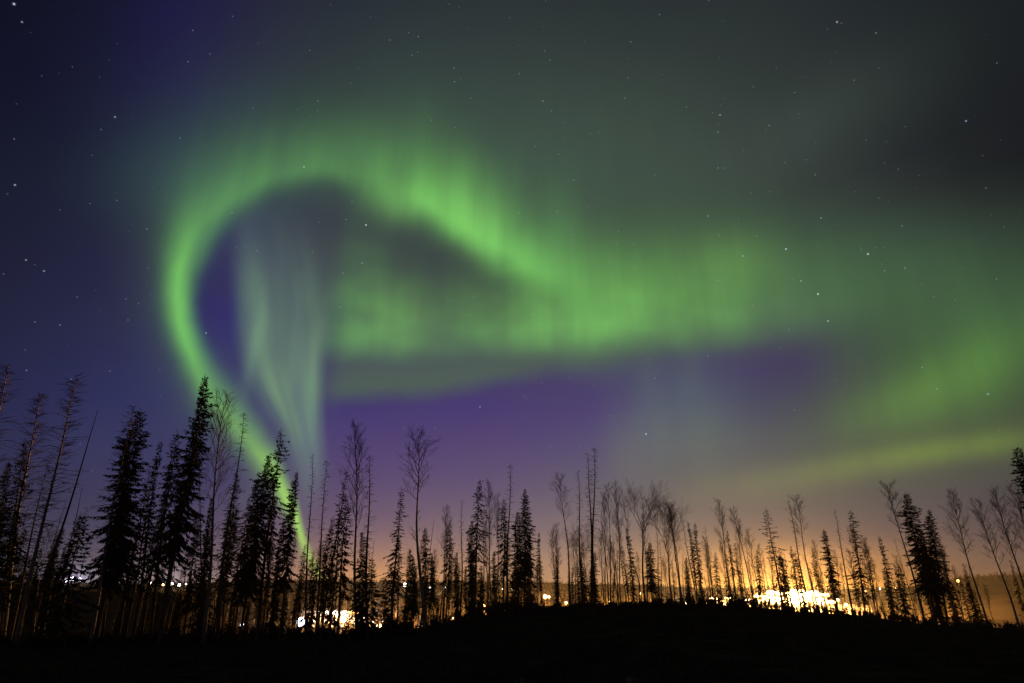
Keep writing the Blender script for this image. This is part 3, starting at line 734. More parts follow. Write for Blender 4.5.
def build_ground():
    bearings = [-180 + 3 * i for i in range(40)] + [-60 + 0.6 * i for i in range(200)] + [60 + 3 * i for i in range(40)]
    rings = [0.4 * 1.065 ** i for i in range(80)] + [64 + 6 * i for i in range(32)] + [260 + 20 * i for i in range(67)] + [1650, 1800, 2000]
    zf = ground_full
    V, F = polar_sheet('ground', rings, bearings, zf, MAT_GROUND, True)
    c = len(V)
    V.append((0, 0, 0))
    n = len(bearings)
    F += [(c, j, (j + 1) % n) for j in range(n)]
    o = make_mesh('ground', V, F, MAT_GROUND, smooth=True)
    tag(o, None, None, kind='structure')
    o.data.materials.append(MAT_HILL)
    for p in o.data.polygons:
        if math.hypot(p.center.x, p.center.y) > 140:
            p.material_index = 1
    return o


build_ground()


def build_yard():
    """pale paved yard under the floodlights, following the valley side"""
    bearings = [19.2 + 0.3 * i for i in range(35)]
    rings = [430 + 20 * i for i in range(20)]
    V, F = polar_sheet('paved_yard', rings, bearings, lambda r, a, x, y: ground_full(r, a, x, y) + 0.5, MAT_PAVE, False)
    o = make_mesh('paved_yard', V, F, MAT_PAVE)
    tag(o, None, None, kind='structure')


build_yard()


def build_hills():
    bearings = [-62 + 0.25 * i for i in range(497)]
    rings = [1500, 1540, 1570, 1590, 1605, 1620, 1640, 1680, 1740, 1820, 1900]

    def zf(r, a, x, y):
        zr = EYE + R_RIDGE * math.tan(math.radians(interp(RIDGE, a)))
        prof = 1 - abs(r - 1605) / 110.0 if r < 1605 else 1 - (r - 1605) / 300.0
        z = zr - 40 + 42 * max(prof, -0.2)
        return z + (2.0 * bumps(x, y, 0.006) + 2.2 * bumps(x, y, 0.06)) * (0.3 + 0.7 * max(prof, 0))
    V, F = polar_sheet('hills', rings, bearings, zf, MAT_HILL, False)
    o = make_mesh('hills', V, F, MAT_HILL)
    tag(o, None, None, kind='structure')


build_hills()


def build_far_woodland():
    rng = random.Random(5)
    V, F = [], []
    for i in range(6400):
        a = rng.uniform(-50, 50)
        r = 100 + 1450 * rng.random() ** 1.4
        if r < 130 and a > -14 and i < 5000:
            continue
        x, y = r * math.sin(math.radians(a)), r * math.cos(math.radians(a))
        if bumps(x, y, 0.012) < -0.05 and i < 5000:
            continue
        if i >= 5000:
            a, r = rng.uniform(-48, 48), rng.uniform(1585, 1612)
            x, y = r * math.sin(math.radians(a)), r * math.cos(math.radians(a))
        # the floodlit yard and the frozen lake stay open
        if 17.5 < a < 28.5 and 300 < r < 900 or a > 33 and 420 < r < 1300:
            continue
        z = ground_at(x, y) - 0.6
        h = rng.uniform(5, 11) if r > 200 else rng.uniform(2.0, 4.5)
        w = h * rng.uniform(0.13, 0.24)
        n = 5
        for lev, (zz, ww) in enumerate(((0.12, 1.0), (0.42, 0.72), (0.70, 0.42))):
            b = len(V)
            ph = rng.uniform(0, 6)
            for k in range(n):
                t = ph + k * 2 * math.pi / n
                j = rng.uniform(0.65, 1.25)
                V.append((x + w * ww * j * math.cos(t), y + w * ww * j * math.sin(t), z + h * (zz + rng.uniform(-.04, .04))))
            V.append((x, y, z + h * min(1.0, zz + 0.42)))
            F += [(b + k, b + (k + 1) % n, b + n) for k in range(n)]
    o = make_mesh('far_woodland', V, F, MAT_WOOD)
    tag(o, 'dark scrubby woodland covering the valley slopes around the town lights', 'woodland', kind='stuff')


build_far_woodland()


def build_grass():
    rng = random.Random(8)
    V, F = [], []
    for i in range(9000):
        a = rng.uniform(-50, 50)
        r = 9 + 40 * rng.random() ** 1.2
        x, y = r * math.sin(math.radians(a)), r * math.cos(math.radians(a))
        if bumps(x, y, 0.25) < -0.1:
            continue
        z = ground_at(x, y) - 0.02
        for k in range(5):
            px_, py_ = x + rng.gauss(0, .08), y + rng.gauss(0, .08)
            h = rng.uniform(.08, .30)
            t = rng.uniform(0, 6.28)
            lx, ly = math.cos(t) * h * .5, math.sin(t) * h * .5
            w = .006
            b = len(V)
            V += [(px_ - w, py_, z), (px_ + w, py_, z), (px_ + lx * .4, py_ + ly * .4, z + h * .7), (px_ + lx, py_ + ly, z + h * .85)]
            F += [(b, b + 1, b + 2), (b, b + 2, b + 3)]
    o = make_mesh('grass', V, F, MAT_GRASS)
    tag(o, 'short dry grass tufts over the dark foreground', 'grass', kind='stuff')


build_grass()


def build_undergrowth():
    rng = random.Random(12)
    V, F = [], []
    for i in range(2800):
        a = rng.uniform(-47, 47)
        r = rng.uniform(42, 64)
        x, y = r * math.sin(math.radians(a)), r * math.cos(math.radians(a))
        z = ground_at(x, y) - 0.05
        big = (0.30 + 0.75 * max(0, bumps(x, y, 0.12) + 0.1)) * rng.uniform(.5, 1.1) * (0.7 if 17 < a < 30 else 1.0)
        if r > 50:
            big *= 1.2
        if rng.random() < .22:
            big *= 1.7
        for k in range(12):
            t = rng.uniform(0, 6.28)
            tilt = rng.uniform(.05, .6)
            h = big * rng.uniform(.6, 1.3)
            dx_, dy_ = math.cos(t) * tilt * h, math.sin(t) * tilt * h
            w = .02
            b = len(V)
            V += [(x - w, y, z), (x + w, y, z), (x + dx_ * .5 + w * .6, y + dy_ * .5, z + h * .55), (x + dx_ * .5 - w * .6, y + dy_ * .5, z + h * .55), (x + dx_, y + dy_, z + h)]
            F += [(b, b + 1, b + 2, b + 3), (b + 3, b + 2, b + 4)]
            for q in range(5):
                f = rng.uniform(.3, .95)
                p = (x + dx_ * f, y + dy_ * f, z + h * f)
                l = rng.uniform(.10, .3) * big
                u = rng.uniform(0, 6.28)
                e = (p[0] + l * math.cos(u), p[1] + l * math.sin(u), p[2] + l * rng.uniform(-.1, .9))
                b = len(V)
                V += [(p[0] - .016, p[1], p[2]), (p[0] + .016, p[1], p[2] + .04), e]
                F.append((b, b + 1, b + 2))
    o = make_mesh('undergrowth', V, F, MAT_TWIG)
    tag(o, 'low tangled brush along the foot of the tree line', 'undergrowth', kind='stuff')


build_undergrowth()



# ------------------------------------------------------------------ trees
def tube(V, F, pts, radii, n=3):
    b = len(V)
    m = len(pts)
    for i in range(m):
        t = (pts[min(i + 1, m - 1)] - pts[max(i - 1, 0)])
        if t.length < 1e-6:
            t = Vector((0, 0, 1))
        t.normalize()
        u = t.cross(Vector((0.31, 0.94, 0.12)))
        if u.length < 0.1:
            u = t.cross(Vector((1, 0, 0)))
        u.normalize()
        w = t.cross(u)
        for k in range(n):
            a = 2 * math.pi * k / n
            V.append(tuple(pts[i] + (u * math.cos(a) + w * math.sin(a)) * radii[i]))
    for i in range(m - 1):
        for k in range(n):
            k2 = (k + 1) % n
            F.append((b + i * n + k, b + i * n + k2, b + (i + 1) * n + k2, b + (i + 1) * n + k))
    F.append(tuple(b + (m - 1) * n + k for k in range(n)))


def spray(V, F, p, d, L, w, rng):
    s = d.cross(Vector((rng.gauss(0, .5), rng.gauss(0, .5), 1)))
    if s.length < 1e-3:
        s = Vector((1, 0, 0))
    s.normalize()
    b = len(V)
    q = p + d * L * 0.45
    V += [tuple(p), tuple(q + s * w), tuple(p + d * L), tuple(q - s * w)]
    F.append((b, b + 1, b + 2, b + 3))


def trunk_line(rng, H, wob, n=12, top=1.0):
    pts, ox, oy = [], 0.0, 0.0
    ax, ay = rng.uniform(0, 6), rng.uniform(0, 6)
    for i in range(n + 1):
        f = i / n
        env = math.sin(math.pi * f)
        ox = wob * env * math.sin(ax + 4.2 * f)
        oy = wob * env * math.sin(ay + 3.6 * f)
        pts.append(Vector((ox, oy, H * top * f)))
    return pts


def along(pts, f):
    f = min(0.9999, max(0, f)) * (len(pts) - 1)
    i = int(f)
    return pts[i].lerp(pts[i + 1], f - i)


def bough(V, F, rng, p, a, e0, L, dense, droop):
    """one conifer bough with needle sprays"""
    pts = [p.copy()]
    e = e0
    n = 4
    for i in range(n):
        e += (-droop if i < 2 else droop * 0.9) + rng.uniform(-.10, .10)
        a += rng.uniform(-.12, .12)
        pts.append(pts[-1] + Vector((math.cos(a) * math.cos(e), math.sin(a) * math.cos(e), math.sin(e))) * (L / n))
    r = 0.014 + 0.009 * L
    tube(V, F, pts, [r, r * .8, r * .6, r * .4, .008], 3)
    m = max(3, int(L / 0.050 * dense))
    for k in range(m):
        f = rng.uniform(0.12, 1.0)
        q = along(pts, f)
        d0 = (along(pts, min(1, f + .15)) - along(pts, max(0, f - .1)))
        d0.normalize()
        sgn = rng.choice((-1, 1))
        ang = rng.uniform(.35, 1.1) * sgn
        d = Vector((d0.x * math.cos(ang) - d0.y * math.sin(ang), d0.x * math.sin(ang) + d0.y * math.cos(ang), d0.z + rng.uniform(-.95, .10)))
        d.normalize()
        spray(V, F, q, d, rng.uniform(.22, .52) * (1.15 - .5 * f) * min(1.3, .6 + .4 * L), rng.uniform(.035, .08), rng)
    spray(V, F, pts[-2], (pts[-1] - pts[-2]).normalized(), .3, .05, rng)


def spruce(seed, H=17.0, R=1.9, start=.15, gap=.15, droop=.22, dense=1.0, step=.21, side=None):
    rng = random.Random(seed)
    tp = trunk_line(rng, H, H * 0.008)
    TV, TF, V, F = [], [], [], []
    r0 = 0.0105 * H
    tube(TV, TF, tp, [max(.012, r0 * (1 - .96 * i / (len(tp) - 1))) for i in range(len(tp))], 6)
    # dead stubs below the live crown
    z = H * 0.06
    while z < start * H:
        a = rng.uniform(0, 6.28)
        L = rng.uniform(.25, 1.0)
        p = along(tp, z / H)
        e = rng.uniform(-.5, .1)
        q = p + Vector((math.cos(a) * math.cos(e), math.sin(a) * math.cos(e), math.sin(e))) * L
        tube(V, F, [p, p.lerp(q, .5) + Vector((0, 0, .05)), q], [.014, .009, .004], 3)
        z += rng.uniform(.15, .5)
    z = start * H
    phase = [rng.uniform(.35, 1.25) for _ in range(8)]
    while z < H * 0.99:
        t = (z - start * H) / (H - start * H)
        if rng.random() < .12:
            phase = [min(1.35, max(.15, v + rng.uniform(-.5, .5))) for v in phase]
        Lm = R * (1 - t) ** .72 * min(1.0, .5 + (t / .10) ** .5 * .5) + .16
        wh = rng.uniform(.55, 1.12)
        n = rng.choice((4, 5, 5, 6)) if t < .9 else 4
        a0 = rng.uniform(0, 6.28)
        for k in range(n):
            if rng.random() < gap * (1 - t * .7):
                continue
            a = a0 + k * 6.283 / n + rng.uniform(-.3, .3)
            L = Lm * wh * rng.uniform(.6, 1.1) * phase[int((a % 6.283) / 6.284 * 8)]
            if side is not None:
                c = math.cos(a - side)
                L *= (.55 + .75 * max(0, c)) if .45 < t < .9 else 1.0
            e0 = -.30 + .75 * t ** 1.6 + rng.uniform(-.15, .15)
            bough(V, F, rng, along(tp, z / H), a, e0, max(.18, L), dense, droop * (1 - .6 * t))
        z += rng.uniform(.7, 1.3) * step * (1.0 - .35 * t)
    for k in range(6):
        spray(V, F, along(tp, .95 + k * .01), Vector((rng.gauss(0, .3), rng.gauss(0, .3), .9)).normalized(), .35, .03, rng)
    return (TV, TF, MAT_BARK), (V, F, MAT_NEEDLE)


def larch(seed, H=19.0, R=.9, start=.28, step=.16, rise=0.0, bark=None):
    """tall dead conifer: a pole with short fine twigs"""
    rng = random.Random(seed)
    tp = trunk_line(rng, H, H * 0.012)
    TV, TF, V, F = [], [], [], []
    tube(TV, TF, tp, [max(.014, .0088 * H * (1 - .93 * i / (len(tp) - 1))) for i in range(len(tp))], 6)
    z = start * H
    while z < H * .995:
        t = z / H
        a = rng.uniform(0, 6.28)
        L = R * (.15 + 1.15 * rng.random() ** 1.5) * (1.15 - t ** 3) * min(1, .35 + 2.2 * (t - start))
        e = rng.uniform(-.55, .15) + .5 * t ** 3 + rise
        p = along(tp, t)
        pts = [p]
        for i in range(3):
            e += rng.uniform(-.22, .16)
            a += rng.uniform(-.25, .25)
            pts.append(pts[-1] + Vector((math.cos(a) * math.cos(e), math.sin(a) * math.cos(e), math.sin(e))) * L / 3)
        tube(V, F, pts, [.024, .018, .013, .007], 3)
        for k in range(rng.randint(2, 6)):
            q = along(pts, rng.uniform(.3, 1))
            b = a + rng.choice((-1, 1)) * rng.uniform(.4, 1.2)
            d = Vector((math.cos(b), math.sin(b), rng.uniform(-.6, .3) + rise)).normalized()
            tube(V, F, [q, q + d * rng.uniform(.15, .5) * (.6 + R * .5)], [.013, .006], 3)
        z += rng.uniform(.3, 1.6) * step
    return (TV, TF, bark or MAT_BARK), (V, F, MAT_TWIG)


def limb(V, F, rng, p, d, L, r, depth, up):
    n = 4 if depth > 1 else 3
    pts = [p.copy()]
    dirs = d.copy()
    for i in range(n):
        dirs = (dirs + Vector((rng.gauss(0, .085), rng.gauss(0, .085), up + rng.gauss(0, .04)))).normalized()
        pts.append(pts[-1] + dirs * L / n)
    tube(V, F, pts, [max(.006, r * (1 - .75 * i / n)) for i in range(n + 1)], 4 if depth > 2 else 3)
    if depth <= 0:
        return
    m = {3: 6, 2: 7, 1: 6}[depth]
    for k in range(m):
        f = .28 + .72 * (k + rng.random()) / m
        q = along(pts, f)
        t = (along(pts, min(1, f + .1)) - along(pts, f - .1)).normalized()
        s = t.cross(Vector((rng.gauss(0, 1), rng.gauss(0, 1), rng.gauss(0, 1))))
        if s.length < .05:
            continue
        s.normalize()
        ang = rng.uniform(.45, .85)
        limb(V, F, rng, q, (t * math.cos(ang) + s * math.sin(ang)).normalized(), L * rng.uniform(.35, .58), max(.008, r * .46), depth - 1, up)


def poplar(seed, H=18.0, start=.62, spread=2.3, wob=.012, n=16, up=.10, ang0=(.55, .95), low=14, bend=None):
    rng = random.Random(seed)
    TV, TF, V, F = [], [], [], []
    tp = trunk_line(rng, H, H * wob, 16)
    if bend:
        for i, p in enumerate(tp):
            f = i / 16
            p.x += bend * math.sin(f * 9.0) * math.sin(math.pi * f)
    tube(TV, TF, tp, [max(.015, .0085 * H * (1 - .92 * (i / 16) ** .9)) for i in range(17)], 7)
    for k in range(n + low):
        if k < n:
            f = start + (1 - start) * ((k + rng.random()) / n) ** .9 * .97
            t = (f - start) / (1 - start)
            L = spread * (.45 + .75 * math.sin(math.pi * min(1, .22 + t * .72))) * rng.uniform(.65, 1.1)
            dep = 2
        else:
            f = rng.uniform(.18, start)
            L = spread * rng.uniform(.15, .5)
            dep = 1
            t = 0
        a = k * 2.4 + rng.uniform(-.5, .5)
        g = rng.uniform(*ang0) * (1 - .35 * t)
        d = Vector((math.cos(a) * math.sin(g), math.sin(a) * math.sin(g), math.cos(g)))
        limb(V, F, rng, along(tp, f), d, L, .013 + .010 * L, dep, up)
    return (TV, TF, MAT_POPLAR), (V, F, MAT_TWIG)


def fan_poplar(seed, H=17.0, fork=.64, spread=.55, n=5, up=.05):
    rng = random.Random(seed)
    TV, TF, V, F = [], [], [], []
    tp = trunk_line(rng, H * fork, H * .008, 10)
    tube(TV, TF, tp, [.0095 * H * (1 - .45 * i / 10) for i in range(11)], 7)
    for k in range(n):
        a = k * 6.283 / n + rng.uniform(-.3, .3)
        g = spread * rng.uniform(.55, 1.15)
        d = Vector((math.cos(a) * math.sin(g), math.sin(a) * math.sin(g), math.cos(g)))
        limb(V, F, rng, along(tp, .93 + .014 * k), d, H * (1 - fork) * rng.uniform(.72, .9), .05, 3, up)
    return (TV, TF, MAT_POPLAR), (V, F, MAT_TWIG)


def snag(seed, H=17.0):
    rng = random.Random(seed)
    TV, TF, V, F = [], [], [], []
    tp = trunk_line(rng, H, H * .006)
    tube(TV, TF, tp, [.0078 * H * (1 - .85 * i / 12) for i in range(13)], 6)
    for k in range(34):
        f = rng.uniform(.2, .99)
        a = rng.uniform(0, 6.28)
        L = rng.uniform(.1, .55) * (1.2 - f)
        p = along(tp, f)
        q = p + Vector((math.cos(a), math.sin(a), rng.uniform(-.5, .4))) * L
        tube(V, F, [p, q], [.013, .005], 3)
    return (TV, TF, MAT_BARK), (V, F, MAT_TWIG)


PROTO_BUILD = {
    'D0': ('spruce_tree', lambda: spruce(1, 17, 3.0, .26, .10, .22, 1.15)),
    'D1': ('spruce_tree', lambda: spruce(2, 15, 2.6, .05, .08, .24, 1.2)),
    'D2': ('spruce_tree', lambda: spruce(3, 16, 2.8, .22, .14, .20, 1.1)),
    'D3': ('spruce_tree', lambda: spruce(4, 19, 2.6, .30, .14, .20, 1.15)),
    'S0': ('spruce_tree', lambda: spruce(11, 16, 2.1, .30, .34, .26, .8, .28)),
    'S1': ('spruce_tree', lambda: spruce(12, 18, 1.8, .42, .36, .24, .8, .28)),
    'S2': ('spruce_tree', lambda: spruce(13, 17, 1.7, .25, .30, .28, .85, .26)),
    'S3': ('spruce_tree', lambda: spruce(14, 17, 2.2, .28, .40, .30, .8, .32)),
    'Y0': ('spruce_tree', lambda: spruce(21, 8, 2.1, .06, .12, .24, 1.0, .30)),
    'Y1': ('spruce_tree', lambda: spruce(22, 7, 1.9, .04, .16, .22, 1.0, .28)),
    'G0': ('spruce_tree', lambda: spruce(31, 17, 2.7, .18, .36, .16, .9, .42, 0.1)),
    'G1': ('spruce_tree', lambda: spruce(32, 17, 2.9, .16, .22, .26, .85, .44)),
    'L0': ('dead_conifer', lambda: larch(41, 18, 1.0, .30)),
    'L1': ('dead_conifer', lambda: larch(42, 20, 1.25, .26, .14)),
    'L2': ('dead_conifer', lambda: larch(43, 19, .75, .40, .18)),
    'T0': ('poplar_tree', lambda: larch(81, 19, 1.6, .26, .075, .28, MAT_POPLAR)),
    'T1': ('poplar_tree', lambda: larch(82, 18, 1.9, .34, .06, .36, MAT_POPLAR)),
    'P0': ('poplar_tree', lambda: poplar(51, 19, .50, 2.1, .012, 26)),
    'P1': ('poplar_tree', lambda: poplar(52, 18, .62, 1.9, .016, 16, .08)),
    'P2': ('poplar_tree', lambda: poplar(53, 19, .48, 2.0, .014, 24, .12, (.4, .75))),
    'P3': ('poplar_tree', lambda: poplar(54, 16, .45, 1.9, .02, 20, .16, (.35, .7))),
    'C0': ('poplar_tree', lambda: poplar(55, 16, .66, 1.5, .02, 12, .10, (.5, .9), 14, .55)),
    'F0': ('poplar_tree', lambda: fan_poplar(61, 17, .62, .62, 6, .02)),
    'F1': ('poplar_tree', lambda: fan_poplar(62, 16, .50, .30, 5, .05)),
    'N0': ('dead_spar', lambda: snag(71, 18)),
    'N1': ('dead_spar', lambda: snag(72, 10)),
}
TREES = (
    ('T0', -29.65, 35.17, -1.33, 16.22, -10.23, 1, 'bare poplar cut by the picture edge, its high crown beyond the outermost leaning trunks', ''),
    ('D1', -29.56, 36.54, -1.41, 10.32, -11.33, 0.74, 'dark dense spruce filling the edge of the wood under the outermost poplar crown', ''),
    ('T0', -26.65, 35.01, -1.47, 15.47, -4.4, 1.1, 'tall leaning poplar with long pale trunk and fine twigs nearest the slanting bare spar', ''),
    ('T1', -28.97, 37.01, -1.46, 14.98, -9.47, 1, 'fuzzy bare poplar just behind the tall leaning pale-trunked poplar at the dark edge', ''),
    ('S1', -27.84, 35.35, -1.44, 11.48, -11, 0.8, 'ragged thin spruce tangled in the bare poplars at the dark edge of the wood', ''),
    ('L1', -28.11, 36.41, -1.47, 10.64, -5.06, 0.9, 'thin dead conifer with drooping twigs crossing the tall leaning poplar near the edge', ''),
    ('N0', -25.78, 34.42, -1.47, 12.96, 1.82, 1, 'long bare spar slanting steeply alone across the open blue sky gap', ''),
    ('N1', -25.48, 35.87, -1.56, 8.59, -3.9, 1, 'thin short dead pole standing just behind the small spruce in the sky gap', ''),
    ('N1', -23.75, 34.64, -1.55, 5.72, -2.6, 0.9, 'pale leaning sapling stick beside the violet lights', ''),
    ('Y0', -24.69, 35.21, -1.55, 6.82, -3.58, 1.1, 'small young spruce with drooping tiers alone below the slanting spar, beside violet lights', ''),
    ('P1', -27.28, 37.04, -1.54, 6.39, -8.12, 0.9, 'short bare poplar sapling in the gap between edge thicket and small spruce', 'saplings in the sky gap'),
    ('P3', -27.53, 38.09, -1.57, 5.78, -7.35, 0.8, 'short bare poplar sapling in the gap between edge thicket and small spruce', 'saplings in the sky gap'),
    ('L0', -27.99, 37.76, -1.53, 8.09, -1.78, 0.9, 'slim dead conifer leaning under the slanting bare spar', ''),
    ('S0', -27.29, 34.52, -1.41, 6.54, -10.29, 1.04, 'low ragged spruce in the darkest thicket at the picture edge', ''),
    ('D0', -23.74, 37.04, -1.69, 13.86, -2.9, 0.89, 'broad dark spruce with a full ragged crown, first big spruce after the sky gap', ''),
    ('T0', -23.36, 36.1, -1.65, 13.91, -4.1, 0.9, 'pale poplar trunk running up in front of the broad dark spruce after the sky gap', ''),
    ('D2', -24.53, 38.92, -1.73, 12.49, -7.39, 0.74, 'dense spruce hidden half inside the broad dark spruce after the sky gap', ''),
    ('S3', -23.84, 39.34, -1.73, 10.45, -2.82, 0.88, 'ragged spruce just inside the second rank behind the broad dark spruce', ''),
    ('S2', -22.67, 38.88, -1.71, 12.34, -5.2, 0.72, 'slender spruce with gappy boughs standing clear between the two big dark spruces', ''),
    ('L2', -24.6, 41.22, -1.74, 11.86, -3.24, 0.8, 'needle-thin dead conifer close beside the slender gappy spruce', ''),
    ('S0', -21.9, 39.31, -1.71, 13.07, -5.24, 0.88, 'ragged spruce partly covered by the tall spruce touching the green arc', ''),
    ('S2', -23.3, 40.82, -1.73, 10.87, -3.17, 0.8, 'shorter ragged spruce low among trunks above the row of small white lights', ''),
    ('D3', -19.97, 36.95, -1.64, 16.15, -2.46, 0.83, 'tallest dark spruce, its bushy top touching the green arc of aurora', ''),
    ('S1', -22.01, 40.39, -1.72, 12.38, -2.78, 0.8, 'thin spruce closely behind the trunk of the tallest dark spruce', ''),
    ('L0', -19.14, 40.73, -1.7, 12, -14.12, 0.8, 'hair-thin dead stem leaning the opposite way from its neighbours', ''),
    ('P0', -18.44, 38.85, -1.66, 15.06, -6.05, 1, 'pale-barked bare poplar with spreading upswept branches in front of the bright green arc', ''),
    ('L1', -17.33, 38.26, -1.64, 14.1, -3.62, 1, 'dead conifer with a bristly stubby top cutting across the green arc', ''),
    ('D1', -19.93, 41.46, -1.72, 8.99, -6.16, 0.67, 'short dense spruce low between pale poplar and tallest spruce', ''),
    ('D2', -21.19, 41.95, -1.73, 8.04, -5.68, 0.74, 'low dark spruce under the crown of the tallest spruce', ''),
    ('S3', -22.15, 41.46, -1.73, 8.46, -5.82, 0.8, 'small ragged spruce over the white light row beneath the tallest spruce', ''),
    ('S0', -19.2, 41.8, -1.72, 8.8, -3.25, 0.8, 'ragged spruce low behind the bristly dead conifer', ''),
    ('S2', -19.59, 43.82, -1.73, 11.28, -5.17, 0.72, 'thin spruce just behind the bristly dead conifer in front of the green arc', ''),
    ('D0', -16.63, 39.65, -1.66, 11.45, -0.05, 0.78, 'dense dark spruce crossing the foot of the green arc', ''),
    ('D2', -17.73, 41.36, -1.7, 10.22, -0.8, 0.74, 'dark spruce overlapping the dense spruce at the foot of the green arc', ''),
    ('L2', -18.63, 43.15, -1.72, 8.62, -1.79, 1, 'thin dead conifer in the gap beside the dense spruce at the arc foot', ''),
    ('S1', -15.69, 40.04, -1.66, 13.3, -2.39, 1, 'tall slim tree with a wispy spread top standing over the green arc foot', ''),
    ('D3', -14.49, 40.48, -1.66, 10.44, -2.04, 0.74, 'dark spruce with its crown laid over the bright yellow-green tail of the arc', ''),
    ('D1', -16.09, 43.09, -1.71, 7.56, -1.34, 0.67, 'shorter dark spruce filling the space under the arc tail', ''),
    ('S2', -16.91, 43.85, -1.72, 9.06, -2.8, 0.72, 'narrow ragged spruce behind the trunk of the wispy-topped tree', ''),
    ('S0', -14.49, 43.66, -1.71, 5.91, -2.32, 0.8, 'small ragged spruce just above the white starburst lamp', ''),
    ('L2', -13.03, 40.98, -1.68, 11.93, -5.16, 0.8, 'needle-thin spire with a small tuft at its tip, next to the grey aurora column', ''),
    ('Y1', -13.33, 42.98, -1.74, 4.94, -6.35, 0.8, 'small young spruce at the foot of the tufted needle-thin spire', ''),
    ('L1', -12.74, 42.12, -1.74, 11.69, -3.31, 0.85, 'tall bristly dead conifer in purple sky beside the tufted spire', ''),
    ('S3', -12.44, 42.21, -1.76, 11, 2.76, 0.76, 'ragged spruce leaning strongly in front of the bright white-lit building', ''),
    ('L0', -12.43, 44.29, -1.83, 9.22, -2.12, 1, 'thin dead conifer behind the strongly leaning ragged spruce', ''),
    ('S0', -11.66, 43.46, -1.84, 9.49, -2.87, 1, 'upright ragged spruce between leaning spruce and the airy tall poplar', ''),
    ('P2', -10.4, 43.78, -1.87, 14.45, -6.92, 1.05, 'airy tall poplar with a broad cloud of fine twigs over purple sky', ''),
    ('L1', -9.54, 42.95, -1.82, 12.33, -4.96, 1.1, 'straight dead conifer with short branches next to the airy tall poplar', ''),
    ('D1', -9.98, 42.85, -1.84, 6.88, -4.84, 1, 'dense spruce pyramid at the foot of the airy tall poplar', ''),
    ('Y0', -9.57, 43.97, -1.83, 5.05, -4.23, 1, 'small full spruce at the foot of the straight dead conifer', ''),
    ('Y1', -12.7, 45.25, -1.83, 5.1, -5.02, 0.8, 'little spruce silhouetted against the bright white-lit building', ''),
    ('S2', -12.94, 44.14, -1.79, 6.04, -4.87, 0.8, 'small thin spruce beside the bright white-lit building', ''),
    ('S3', -8.45, 45.22, -1.79, 9.96, -0.1, 1.1, 'drooping ragged spruce alone beside the open orange gap over the lit shed', ''),
    ('S1', -8.22, 46.28, -1.78, 6.85, -2.99, 1, 'thin second stem close against the drooping ragged spruce by the lit shed', ''),
    ('P1', -6.14, 45.59, -1.45, 14.04, -5.52, 1.25, 'tallest bare poplar in the middle wood, open branched crown high above its neighbours', ''),
    ('D2', -6.14, 46.6, -1.44, 7.05, -4.4, 0.9, 'dark spruce closely around the trunk of the tallest bare poplar', ''),
    ('D0', -7.05, 46.47, -1.6, 5.18, -4.43, 0.9, 'low dense spruce between the drooping spruce and the tallest bare poplar', ''),
    ('N0', -6.49, 45.54, -1.52, 7.69, 4.49, 1, 'short broken spar leaning across the trunk of the tallest bare poplar', ''),
    ('D3', -5.76, 47.65, -1.35, 5.2, -4.6, 0.9, 'low dark spruce just past the tallest bare poplar', ''),
    ('P3', -5.11, 47.73, -1.24, 8.14, -0.91, 1, 'bushy-topped bare poplar with crooked stem in the dip past the tallest poplar', ''),
    ('S0', -4.89, 47.75, -1.2, 7.34, -0.01, 0.9, 'thin spruce against the stem of the bushy-topped crooked poplar', ''),
    ('L2', -3.87, 47.84, -1.01, 8.86, -0.91, 1, 'dead pole with a few drooping tufts at the top above a dense spruce pair', ''),
    ('D1', -4.18, 48.82, -1.06, 5.02, -2.07, 0.9, 'taller of the paired dense dark spruces under the tufted dead pole', ''),
    ('D2', -3.43, 47.88, -0.94, 3.84, -1.7, 0.9, 'shorter of the paired dense dark spruces under the tufted dead pole', ''),
    ('S1', -2.9, 48.91, -0.83, 10.51, 1.28, 1.05, 'tall ragged spruce with a tufted bent top before the slim twin poplars', ''),
    ('P2', -1.56, 49.98, -0.63, 9.91, -2.71, 0.8, 'slim poplar with a long narrow haze of twigs after the bent-topped ragged spruce', ''),
    ('P3', -1.25, 49.98, -0.58, 8.7, -0.05, 0.8, 'second slim poplar close beside the long narrow twiggy one', ''),
    ('Y1', -2.49, 49.94, -0.77, 3.73, 0.03, 0.9, 'small dark spruce at the foot of the bent-topped ragged spruce', ''),
    ('L1', -0.31, 50, -0.44, 11.56, 0.7, 1.05, 'very tall dead spire with cross twigs between two darker spruces', ''),
    ('S0', -0.72, 50.99, -0.54, 8.95, 0.21, 1, 'ragged spruce close before the very tall dead spire', ''),
    ('D3', 0.96, 50.99, -0.32, 9.49, 0.97, 0.85, 'slim tall spruce of the dense pair past the dead spire', ''),
    ('D0', 0.47, 50, -0.32, 7.47, 0.23, 1, 'wider lower spruce of the dense pair past the dead spire', ''),
    ('N1', 1.49, 49.98, -0.26, 4.58, -0.3, 1, 'short bare pole beside the dense spruce pair', ''),
    ('S2', 2.31, 50.95, -0.26, 5.9, -0.53, 0.9, 'small slim spruce standing free with sky on both sides, above an orange house light', ''),
    ('P3', 3.51, 50.88, -0.21, 6.16, 1.66, 1.1, 'bushy bare poplar with a dark low spruce inside it, past the free slim spruce', ''),
    ('D1', 3.67, 50.87, -0.2, 3.95, -0.66, 0.8, 'low dark spruce inside the bushy bare poplar', ''),
    ('P1', 4.7, 50.78, -0.15, 10.24, -3.58, 1, 'lone leaning poplar with small tufted crown before the tall twin spars', ''),
    ('F1', 5.6, 51.7, -0.19, 6.05, 1.77, 0.9, 'low forked poplar between the lone leaning poplar and the twin spars', ''),
    ('L0', 6.35, 50.6, -0.08, 12.28, 1.39, 1.1, 'slightly bent one of the tall twin spars with short dead twigs', ''),
